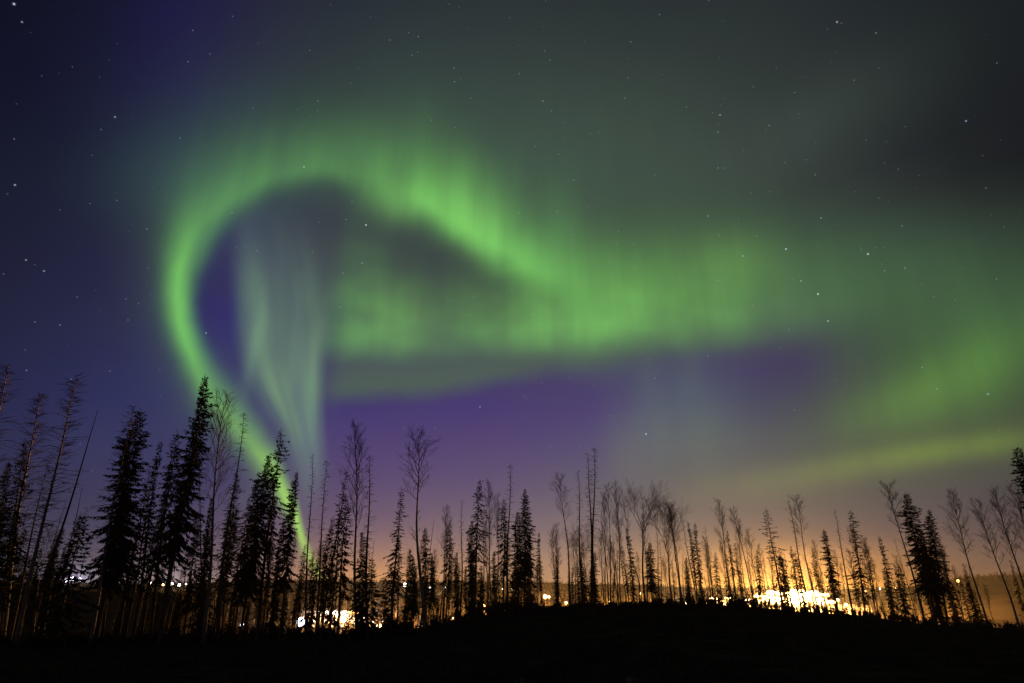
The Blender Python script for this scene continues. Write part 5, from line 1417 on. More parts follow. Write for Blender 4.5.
    ('P3', 24.82, 52.28, -1.61, 4.16, 3.65, 1.05, 'slim low tree blackened against the floodlit glare', 'low trees against the glare'),
    ('L2', 27.38, 56.82, -2.86, 6.34, 1.06, 1.05, 'slim low tree blackened against the floodlit glare', 'low trees against the glare'),
    ('P2', 21.73, 44.02, -0.32, 2.91, 0.26, 0.97, 'slim low tree blackened against the floodlit glare', 'low trees against the glare'),
    ('S3', 25.05, 49.48, -1.05, 5.43, 3.36, 1.1, 'slim low tree blackened against the floodlit glare', 'low trees against the glare'),
    ('P3', 24.25, 46.66, -0.59, 4.35, 1.44, 0.96, 'slim low tree blackened against the floodlit glare', 'low trees against the glare'),
    ('L2', 24.53, 46.03, -0.59, 2.87, -1.23, 0.89, 'slim low tree in the dark dip around the big spruce clump', 'low trees around the spruce clump'),
    ('P2', 29.1, 53.57, -2.64, 6.77, 1.07, 0.91, 'slim low tree in the dark dip around the big spruce clump', 'low trees around the spruce clump'),
    ('P2', 31.4, 55.15, -3.18, 8.19, 1.79, 0.8, 'slim low tree in the dark dip around the big spruce clump', 'low trees around the spruce clump'),
    ('L2', 24.51, 42.73, -0.57, 1.96, -0.62, 0.98, 'slim low tree in the dark dip around the big spruce clump', 'low trees around the spruce clump'),
    ('L2', 32, 54.53, -3.18, 4.41, 2.67, 0.93, 'slim low tree in the dark dip around the big spruce clump', 'low trees around the spruce clump'),
    ('S2', 26.73, 43.19, -0.71, 2.41, -5.97, 0.82, 'slim low tree in the dark dip around the big spruce clump', 'low trees around the spruce clump'),
    ('P3', 32.03, 51.59, -2.78, 6.23, -0.76, 1, 'slim low tree in the dark dip around the big spruce clump', 'low trees around the spruce clump'),
    ('P3', 31.88, 49.92, -2.42, 3.94, -2.79, 0.97, 'slim low tree in the dark dip around the big spruce clump', 'low trees around the spruce clump'),
    ('S2', 30.21, 46.14, -1.37, 5.69, 1.35, 1.05, 'slim low tree in the dark dip around the big spruce clump', 'low trees around the spruce clump'),
    ('P2', 31, 46.42, -1.55, 5.26, 1.72, 1.02, 'slim low tree in the dark dip around the big spruce clump', 'low trees around the spruce clump'),
    ('D1', 34.77, 50.34, -3.02, 6.16, 2.27, 0.9, 'slim low tree in the dark dip around the big spruce clump', 'low trees around the spruce clump'),
    ('S2', 28.45, 40.32, -0.83, 2.62, -5.78, 0.88, 'slim low tree in the dark dip around the big spruce clump', 'low trees around the spruce clump'),
    ('P2', 37.12, 50.98, -3.41, 5.69, -1.09, 0.77, 'slim low tree in the dark dip around the big spruce clump', 'low trees around the spruce clump'),
    ('N1', -17.35, 28.07, -1.26, 2.76, 4.17, 0.8, 'pale thin sapling stalk in the dark foreground beneath the broad dark spruce', 'foreground saplings'),
    ('N1', -16.64, 27.33, -1.21, 1.76, -2.28, 0.8, 'pale thin sapling stalk in the dark foreground beneath the broad dark spruce', 'foreground saplings'),
    ('L0', 3.98, 57.32, -1.36, 4.68, -1.32, 0.76, 'slim low tree around the twin spars and broom-shaped poplars', 'low trees around the twin spars'),
    ('P3', 4.15, 55.41, -0.86, 5.18, -1.65, 0.77, 'slim low tree around the twin spars and broom-shaped poplars', 'low trees around the twin spars'),
    ('L2', 5.92, 64.88, -3.01, 10.07, -0.04, 0.83, 'slim low tree around the twin spars and broom-shaped poplars', 'low trees around the twin spars'),
    ('L0', 5.85, 62.62, -2.62, 6.99, -1.08, 0.81, 'slim low tree around the twin spars and broom-shaped poplars', 'low trees around the twin spars'),
    ('L0', 5.57, 52.45, -0.28, 4.13, 0.2, 1.09, 'slim low tree around the twin spars and broom-shaped poplars', 'low trees around the twin spars'),
    ('P1', 7.14, 63.91, -2.82, 5.77, 2.59, 0.93, 'slim low tree around the twin spars and broom-shaped poplars', 'low trees around the twin spars'),
    ('L2', 6.37, 51.87, -0.18, 4.49, 3.45, 1, 'slim low tree around the twin spars and broom-shaped poplars', 'low trees around the twin spars'),
    ('L0', 7.2, 51.99, -0.17, 3.37, 6.35, 0.81, 'slim low tree around the twin spars and broom-shaped poplars', 'low trees around the twin spars'),
    ('P2', 7.86, 53.01, -0.32, 3.11, -1.3, 0.8, 'slim low tree around the twin spars and broom-shaped poplars', 'low trees around the twin spars'),
    ('L2', 7.85, 51.71, -0.15, 7.27, -1.29, 0.98, 'slim low tree around the twin spars and broom-shaped poplars', 'low trees around the twin spars'),
    ('P1', 8.87, 54.38, -0.6, 4.86, 5.31, 0.8, 'slim low tree around the twin spars and broom-shaped poplars', 'low trees around the twin spars'),
    ('P3', 10.23, 60.07, -2.14, 7.18, -3.63, 0.9, 'slim low tree around the twin spars and broom-shaped poplars', 'low trees around the twin spars'),
    ('P1', 9.95, 53.01, -0.36, 3.41, 10.44, 0.9, 'slim low tree around the twin spars and broom-shaped poplars', 'low trees around the twin spars'),
    ('S2', 12.17, 62.35, -2.61, 9.64, -2.59, 0.95, 'slim low tree around the twin spars and broom-shaped poplars', 'low trees around the twin spars'),
    ('P2', 10.82, 52.77, -0.35, 4.28, -2.22, 0.99, 'slim low tree around the twin spars and broom-shaped poplars', 'low trees around the twin spars'),
    ('P2', 11.34, 53.35, -0.47, 7.54, 2.26, 0.94, 'slim low tree around the twin spars and broom-shaped poplars', 'low trees around the twin spars'),
    ('P2', 12.3, 54.91, -0.85, 4.8, -3.3, 1.09, 'slim low tree around the twin spars and broom-shaped poplars', 'low trees around the twin spars'),
    ('L2', 14.99, 63.56, -2.9, 8.7, 2.21, 1.1, 'slim low tree around the twin spars and broom-shaped poplars', 'low trees around the twin spars'),
    ('P3', 12.72, 52.01, -0.28, 3.44, 1.01, 0.84, 'slim low tree around the twin spars and broom-shaped poplars', 'low trees around the twin spars'),
    ('P2', 15.76, 61.89, -2.65, 8.95, -1.06, 0.85, 'slim low tree around the twin spars and broom-shaped poplars', 'low trees around the twin spars'),
    ('P1', 15.36, 58.07, -1.89, 10.41, -0.47, 0.88, 'slim low tree around the twin spars and broom-shaped poplars', 'low trees around the twin spars'),
    ('P2', 14.01, 52.54, -0.42, 8.03, -1.22, 1.08, 'slim low tree around the twin spars and broom-shaped poplars', 'low trees around the twin spars'),
    ('P2', 16.38, 58.69, -2.11, 5.53, 1.05, 1.07, 'slim low tree around the twin spars and broom-shaped poplars', 'low trees around the twin spars'),
    ('L2', 18.28, 62.71, -2.88, 10.75, -2.93, 1, 'slim low tree around the twin spars and broom-shaped poplars', 'low trees around the twin spars'),
    ('S1', 18.54, 61.59, -2.72, 6.1, -1.47, 0.96, 'slim low tree blackened against the floodlit glare', 'low trees against the glare'),
    ('P3', 17.36, 56.13, -1.54, 5.92, 4.08, 0.78, 'slim low tree blackened against the floodlit glare', 'low trees against the glare'),
    ('L0', 18.69, 58.98, -2.33, 9.09, 0.38, 0.98, 'slim low tree blackened against the floodlit glare', 'low trees against the glare'),
    ('L2', 16.5, 51.13, -0.34, 3.77, -5.94, 1.1, 'slim low tree blackened against the floodlit glare', 'low trees against the glare'),
    ('P3', 20.24, 59.98, -2.61, 7.66, 1.42, 0.78, 'slim low tree blackened against the floodlit glare', 'low trees against the glare'),
    ('S3', 18.08, 52.85, -0.81, 4.82, 3.04, 1.08, 'slim low tree blackened against the floodlit glare', 'low trees against the glare'),
    ('S2', 17.47, 49.89, -0.26, 3.47, 3.64, 0.79, 'slim low tree blackened against the floodlit glare', 'low trees against the glare'),
    ('P2', 19.1, 52.81, -0.91, 7.46, 5.47, 0.83, 'slim low tree blackened against the floodlit glare', 'low trees against the glare'),
    ('L0', 22.58, 61.62, -3.05, 7.93, -2.79, 0.98, 'slim low tree blackened against the floodlit glare', 'low trees against the glare'),
    ('P3', 18.57, 48.79, -0.23, 3.34, 0.2, 0.84, 'slim low tree blackened against the floodlit glare', 'low trees against the glare'),
    ('P2', 22.22, 56.97, -2.3, 8.29, -1.01, 0.93, 'slim low tree blackened against the floodlit glare', 'low trees against the glare'),
    ('S3', 22.88, 57.87, -2.52, 4.68, 2.62, 0.81, 'slim low tree blackened against the floodlit glare', 'low trees against the glare'),
    ('L0', 21.68, 53.58, -1.43, 5.93, 0.77, 0.96, 'slim low tree blackened against the floodlit glare', 'low trees against the glare'),
    ('P3', 23.72, 57.25, -2.52, 6.73, 2.8, 0.9, 'slim low tree blackened against the floodlit glare', 'low trees against the glare'),
    ('L0', 23.66, 55.95, -2.28, 5.29, 2.95, 1.06, 'slim low tree blackened against the floodlit glare', 'low trees against the glare'),
    ('S2', 23.34, 53.82, -1.74, 5.74, -0.61, 1.05, 'slim low tree blackened against the floodlit glare', 'low trees against the glare'),
    ('S3', 26.1, 59.84, -3.13, 7.86, -1.06, 1.05, 'slim low tree blackened against the floodlit glare', 'low trees against the glare'),
    ('P2', 24.93, 55.54, -2.37, 5.13, 0.09, 1.03, 'slim low tree blackened against the floodlit glare', 'low trees against the glare'),
    ('S1', 23.63, 52.2, -1.4, 6.05, 0.6, 0.92, 'slim low tree blackened against the floodlit glare', 'low trees against the glare'),
    ('S2', 26.02, 56.55, -2.67, 7.06, -0.97, 1.03, 'slim low tree blackened against the floodlit glare', 'low trees against the glare'),
    ('S3', 24.24, 51.21, -1.27, 4.52, 2.05, 0.88, 'slim low tree blackened against the floodlit glare', 'low trees against the glare'),
    ('P2', 25.89, 53.43, -2.06, 6.85, 2.96, 0.93, 'slim low tree blackened against the floodlit glare', 'low trees against the glare'),
    ('P2', 24.65, 50.29, -1.14, 3.27, 2.02, 0.88, 'slim low tree blackened against the floodlit glare', 'low trees against the glare'),
    ('L2', 24.12, 48.13, -0.71, 3.92, -5.05, 0.92, 'slim low tree blackened against the floodlit glare', 'low trees against the glare'),
    ('L2', 23.69, 46.55, -0.52, 3.1, 2.21, 1.07, 'slim low tree blackened against the floodlit glare', 'low trees against the glare'),
    ('L2', 25.11, 49.09, -1, 4.53, 1.15, 0.97, 'slim low tree blackened against the floodlit glare', 'low trees against the glare'),
    ('P2', 25.08, 48.07, -0.84, 3.9, 4.7, 0.77, 'slim low tree in the dark dip around the big spruce clump', 'low trees around the spruce clump'),
    ('S2', 29.93, 55.15, -2.98, 5.85, 2.35, 0.83, 'slim low tree in the dark dip around the big spruce clump', 'low trees around the spruce clump'),
    ('P3', 30.35, 54.45, -2.95, 8.89, 0.05, 0.89, 'slim low tree in the dark dip around the big spruce clump', 'low trees around the spruce clump'),
    ('P2', 29.54, 52.11, -2.44, 7.42, 3.87, 0.83, 'slim low tree in the dark dip around the big spruce clump', 'low trees around the spruce clump'),
    ('L2', 31.28, 53.99, -3.02, 4.23, 0.53, 0.84, 'slim low tree in the dark dip around the big spruce clump', 'low trees around the spruce clump'),
    ('S2', 31.94, 53.6, -3.06, 8.54, 1.96, 0.91, 'slim low tree in the dark dip around the big spruce clump', 'low trees around the spruce clump'),
    ('L2', 27.14, 44.5, -0.79, 3.69, -3.31, 1.05, 'slim low tree in the dark dip around the big spruce clump', 'low trees around the spruce clump'),
    ('S3', 27.47, 44.58, -0.83, 3.7, -0.65, 1, 'slim low tree in the dark dip around the big spruce clump', 'low trees around the spruce clump'),
    ('L2', 30.17, 47.78, -1.64, 6.54, -2.63, 0.79, 'slim low tree in the dark dip around the big spruce clump', 'low trees around the spruce clump'),
    ('P3', 29.67, 46.04, -1.27, 2.9, 1.52, 0.94, 'slim low tree in the dark dip around the big spruce clump', 'low trees around the spruce clump'),
    ('P2', 32.28, 48.78, -2.26, 3.45, -0.08, 1.01, 'slim low tree in the dark dip around the big spruce clump', 'low trees around the spruce clump'),
    ('S2', 34.68, 52.05, -3.24, 5.01, 1.45, 0.8, 'slim low tree in the dark dip around the big spruce clump', 'low trees around the spruce clump'),
    ('P2', 31.35, 45.52, -1.46, 5.55, 3.75, 1.02, 'slim low tree in the dark dip around the big spruce clump', 'low trees around the spruce clump'),
    ('P3', 31.69, 45.11, -1.44, 4.08, 3.89, 0.92, 'slim low tree in the dark dip around the big spruce clump', 'low trees around the spruce clump'),
    ('S2', 36.6, 51.47, -3.41, 5.6, 2.12, 0.86, 'slim low tree in the dark dip around the big spruce clump', 'low trees around the spruce clump'),
    ('S3', 33.45, 46.11, -1.92, 4.95, 0.45, 0.98, 'slim low tree in the dark dip around the big spruce clump', 'low trees around the spruce clump'),
    ('S3', 32.93, 45.01, -1.63, 2.89, 0.97, 0.82, 'slim low tree in the dark dip around the big spruce clump', 'low trees around the spruce clump'),
    ('P3', 33.47, 44.67, -1.66, 3.08, 2.11, 0.95, 'slim low tree in the dark dip around the big spruce clump', 'low trees around the spruce clump'),
    ('L0', -10.24, 61.92, -4.22, 8.82, -1.75, 1.03, 'slim low tree in the middle wood between lit shed and free slim spruce', 'low trees in the middle wood'),
    ('L0', -8.28, 58.53, -3.2, 4.75, -6.1, 0.94, 'slim low tree in the middle wood between lit shed and free slim spruce', 'low trees in the middle wood'),
    ('P3', -7.62, 60.76, -3.62, 7.88, 0.01, 0.94, 'slim low tree in the middle wood between lit shed and free slim spruce', 'low trees in the middle wood'),
    ('L0', -6.75, 60.75, -3.47, 9.58, 0.38, 1.08, 'slim low tree in the middle wood between lit shed and free slim spruce', 'low trees in the middle wood'),
    ('P2', -6.08, 64.74, -4.02, 9.06, -1.23, 0.79, 'slim low tree in the middle wood between lit shed and free slim spruce', 'low trees in the middle wood'),
    ('P3', -4.61, 52.1, -1.24, 4.42, -1.35, 0.77, 'slim low tree in the middle wood between lit shed and free slim spruce', 'low trees in the middle wood'),
    ('L2', -4.17, 59.68, -2.8, 8.54, 1.41, 1, 'slim low tree in the middle wood between lit shed and free slim spruce', 'low trees in the middle wood'),
    ('L0', -2.97, 64.53, -3.54, 11.95, -0.63, 0.99, 'slim low tree in the middle wood between lit shed and free slim spruce', 'low trees in the middle wood'),
    ('P2', -2.04, 52.53, -0.86, 7.25, -1.36, 0.97, 'slim low tree in the middle wood between lit shed and free slim spruce', 'low trees in the middle wood'),
    ('L0', -1.01, 55.41, -1.2, 5.11, -3.68, 0.84, 'slim low tree in the middle wood between lit shed and free slim spruce', 'low trees in the middle wood'),
    ('P2', -0.44, 59.62, -2.25, 8.39, -1.45, 0.79, 'slim low tree in the middle wood between lit shed and free slim spruce', 'low trees in the middle wood'),
    ('L0', 0.93, 57.87, -1.6, 6.34, -1.47, 0.96, 'slim low tree in the middle wood between lit shed and free slim spruce', 'low trees in the middle wood'),
    ('P3', 2.13, 59.18, -1.93, 5.31, 2.86, 0.96, 'slim low tree in the middle wood between lit shed and free slim spruce', 'low trees in the middle wood'),
    ('P3', 2.34, 56.88, -1.28, 4.62, 0.43, 0.98, 'slim low tree in the middle wood between lit shed and free slim spruce', 'low trees in the middle wood'),
    ('S0', -33.88, 41.44, -1.72, 5.99, -3.13, 1.02, 'thin tree packed in the black thicket at the edge before the sky gap', 'thicket at the picture edge'),
    ('D2', -36.26, 45.55, -2.86, 8.31, -1.24, 0.98, 'thin tree packed in the black thicket at the edge before the sky gap', 'thicket at the picture edge'),
    ('S0', -36.91, 47.12, -3.35, 7.2, -1.5, 0.88, 'thin tree packed in the black thicket at the edge before the sky gap', 'thicket at the picture edge'),
    ('Y1', -34.19, 44.05, -2.24, 6.1, 4.56, 0.85, 'thin tree packed in the black thicket at the edge before the sky gap', 'thicket at the picture edge'),
    ('D1', -34.47, 44.82, -2.45, 3.81, 2.45, 1.02, 'thin tree packed in the black thicket at the edge before the sky gap', 'thicket at the picture edge'),
    ('D2', -30, 40.08, -1.54, 6.59, 3.45, 0.78, 'thin tree packed in the black thicket at the edge before the sky gap', 'thicket at the picture edge'),
    ('D1', -32.65, 44.2, -2.13, 6.12, -0.57, 0.92, 'thin tree packed in the black thicket at the edge before the sky gap', 'thicket at the picture edge'),
    ('D2', -31.41, 43.21, -1.87, 3.29, -5.85, 0.77, 'thin tree packed in the black thicket at the edge before the sky gap', 'thicket at the picture edge'),
    ('D1', -31.28, 43.31, -1.88, 5.96, -2.11, 0.91, 'thin tree packed in the black thicket at the edge before the sky gap', 'thicket at the picture edge'),
    ('D2', -34.08, 47.89, -3.18, 5.07, -3.83, 0.82, 'thin tree packed in the black thicket at the edge before the sky gap', 'thicket at the picture edge'),
    ('S0', -33.05, 51.71, -3.99, 4.63, 1.56, 1.07, 'short dark spruce filling the foot of the thicket between sky gap and starburst lamp', 'short spruces at the thicket foot'),
    ('S3', -30.14, 47.7, -2.67, 5, -4.08, 0.92, 'short dark spruce filling the foot of the thicket between sky gap and starburst lamp', 'short spruces at the thicket foot'),
    ('D1', -32.2, 52.47, -4.04, 3.93, 0.19, 0.8, 'short dark spruce filling the foot of the thicket between sky gap and starburst lamp', 'short spruces at the thicket foot'),
    ('D1', -26.97, 44.49, -1.88, 3.59, -1.7, 0.98, 'short dark spruce filling the foot of the thicket between sky gap and starburst lamp', 'short spruces at the thicket foot'),
    ('S3', -29.52, 49.5, -3, 4.52, -2.88, 0.83, 'short dark spruce filling the foot of the thicket between sky gap and starburst lamp', 'short spruces at the thicket foot'),
    ('Y1', -27.9, 48.31, -2.51, 2.48, 1.29, 0.97, 'short dark spruce filling the foot of the thicket between sky gap and starburst lamp', 'short spruces at the thicket foot'),
    ('S0', -30.38, 53.64, -4.05, 6.06, -3.78, 1.01, 'short dark spruce filling the foot of the thicket between sky gap and starburst lamp', 'short spruces at the thicket foot'),
    ('D2', -27.1, 48.83, -2.52, 3.39, -0.27, 0.78, 'short dark spruce filling the foot of the thicket between sky gap and starburst lamp', 'short spruces at the thicket foot'),
    ('D1', -28.15, 52.24, -3.48, 3.6, 2.5, 1.05, 'short dark spruce filling the foot of the thicket between sky gap and starburst lamp', 'short spruces at the thicket foot'),
    ('D1', -26.33, 50.07, -2.7, 3.92, 0.92, 1.09, 'short dark spruce filling the foot of the thicket between sky gap and starburst lamp', 'short spruces at the thicket foot'),
    ('Y1', -22.96, 44.44, -1.75, 2.26, -3.26, 0.92, 'short dark spruce filling the foot of the thicket between sky gap and starburst lamp', 'short spruces at the thicket foot'),
    ('S0', -24.81, 48.78, -2.27, 2.58, 1.06, 0.84, 'short dark spruce filling the foot of the thicket between sky gap and starburst lamp', 'short spruces at the thicket foot'),
    ('S0', -27.01, 54.44, -3.85, 3.99, 2.53, 0.94, 'short dark spruce filling the foot of the thicket between sky gap and starburst lamp', 'short spruces at the thicket foot'),
    ('Y1', -24.33, 50.49, -2.56, 4.77, -1.15, 0.91, 'short dark spruce filling the foot of the thicket between sky gap and starburst lamp', 'short spruces at the thicket foot'),
    ('Y1', -25.8, 55, -3.85, 3.7, -5, 0.8, 'short dark spruce filling the foot of the thicket between sky gap and starburst lamp', 'short spruces at the thicket foot'),
    ('D2', -22.74, 49.36, -2.19, 3.38, 0.26, 0.95, 'short dark spruce filling the foot of the thicket between sky gap and starburst lamp', 'short spruces at the thicket foot'),
    ('Y1', -20.54, 46.82, -1.79, 2.39, -1.21, 0.87, 'short dark spruce filling the foot of the thicket between sky gap and starburst lamp', 'short spruces at the thicket foot'),
    ('S3', -22.01, 51.25, -2.5, 4.84, 0.86, 0.77, 'short dark spruce filling the foot of the thicket between sky gap and starburst lamp', 'short spruces at the thicket foot'),
    ('S0', -22.35, 53.93, -3.19, 3.14, 0.27, 0.97, 'short dark spruce filling the foot of the thicket between sky gap and starburst lamp', 'short spruces at the thicket foot'),
    ('S0', -21.03, 51.03, -2.36, 2.62, -0.29, 0.93, 'short dark spruce filling the foot of the thicket between sky gap and starburst lamp', 'short spruces at the thicket foot'),
    ('S3', -22.13, 56.74, -3.88, 4.94, 1.31, 1.09, 'short dark spruce filling the foot of the thicket between sky gap and starburst lamp', 'short spruces at the thicket foot'),
    ('D1', -18.36, 48.16, -1.82, 2.37, -2.19, 0.84, 'short dark spruce filling the foot of the thicket between sky gap and starburst lamp', 'short spruces at the thicket foot'),
    ('Y1', -17.67, 47.15, -1.75, 1.98, 4.07, 0.8, 'short dark spruce filling the foot of the thicket between sky gap and starburst lamp', 'short spruces at the thicket foot'),
    ('Y1', -17.5, 49.13, -1.87, 3.48, -0.98, 0.81, 'short dark spruce filling the foot of the thicket between sky gap and starburst lamp', 'short spruces at the thicket foot'),
    ('S0', -17.42, 49.72, -1.93, 2.7, -5.49, 0.94, 'short dark spruce filling the foot of the thicket between sky gap and starburst lamp', 'short spruces at the thicket foot'),
    ('S0', -18.01, 53.44, -2.64, 4.24, -1.79, 1.05, 'short dark spruce filling the foot of the thicket between sky gap and starburst lamp', 'short spruces at the thicket foot'))
PROTO_H = {'D0': 17, 'D1': 15, 'D2': 16, 'D3': 19, 'S0': 16, 'S1': 18, 'S2': 17, 'S3': 17, 'Y0': 8, 'Y1': 7, 'G0': 17,
           'G1': 17, 'L0': 18, 'L1': 20, 'L2': 19, 'T0': 19, 'T1': 18, 'P0': 19, 'P1': 18, 'P2': 19, 'P3': 16, 'C0': 16, 'F0': 17, 'F1': 16,
           'N0': 18, 'N1': 10}
CATEGORY = {'spruce_tree': 'spruce tree', 'dead_conifer': 'dead tree', 'poplar_tree': 'bare tree', 'dead_spar': 'dead tree'}
PROTO = {}


def plant_tree(kind, x, y, z, h, lean, wide, label, group, rng):
    name, build = PROTO_BUILD[kind]
    root = empty(name, (x, y, z))
    if kind not in PROTO:
        (tv, tf, tm), (cv, cf, cm) = build()
        parts = [make_mesh('trunk', tv, tf, tm, root, smooth=True), make_mesh('crown', cv, cf, cm, root)]
        PROTO[kind] = parts
    else:
        for src in PROTO[kind]:
            c = src.copy()
            COL.objects.link(c)
            c.parent = root
    s = h / PROTO_H[kind]
    root.scale = (s * wide, s * wide, s)
    root.rotation_mode = 'QUATERNION'
    spin = rng.uniform(0, 6.28) if kind not in ('G0', 'C0') else 0.0
    root.rotation_quaternion = Matrix.Rotation(math.radians(lean), 3, 'Y').to_quaternion() @ Matrix.Rotation(spin, 3, 'Z').to_quaternion()
    tag(root, label, CATEGORY[name], group or None)
    return root


def plant_all():
    rng = random.Random(77)
    for t in TREES:
        plant_tree(*t, rng)


plant_all()



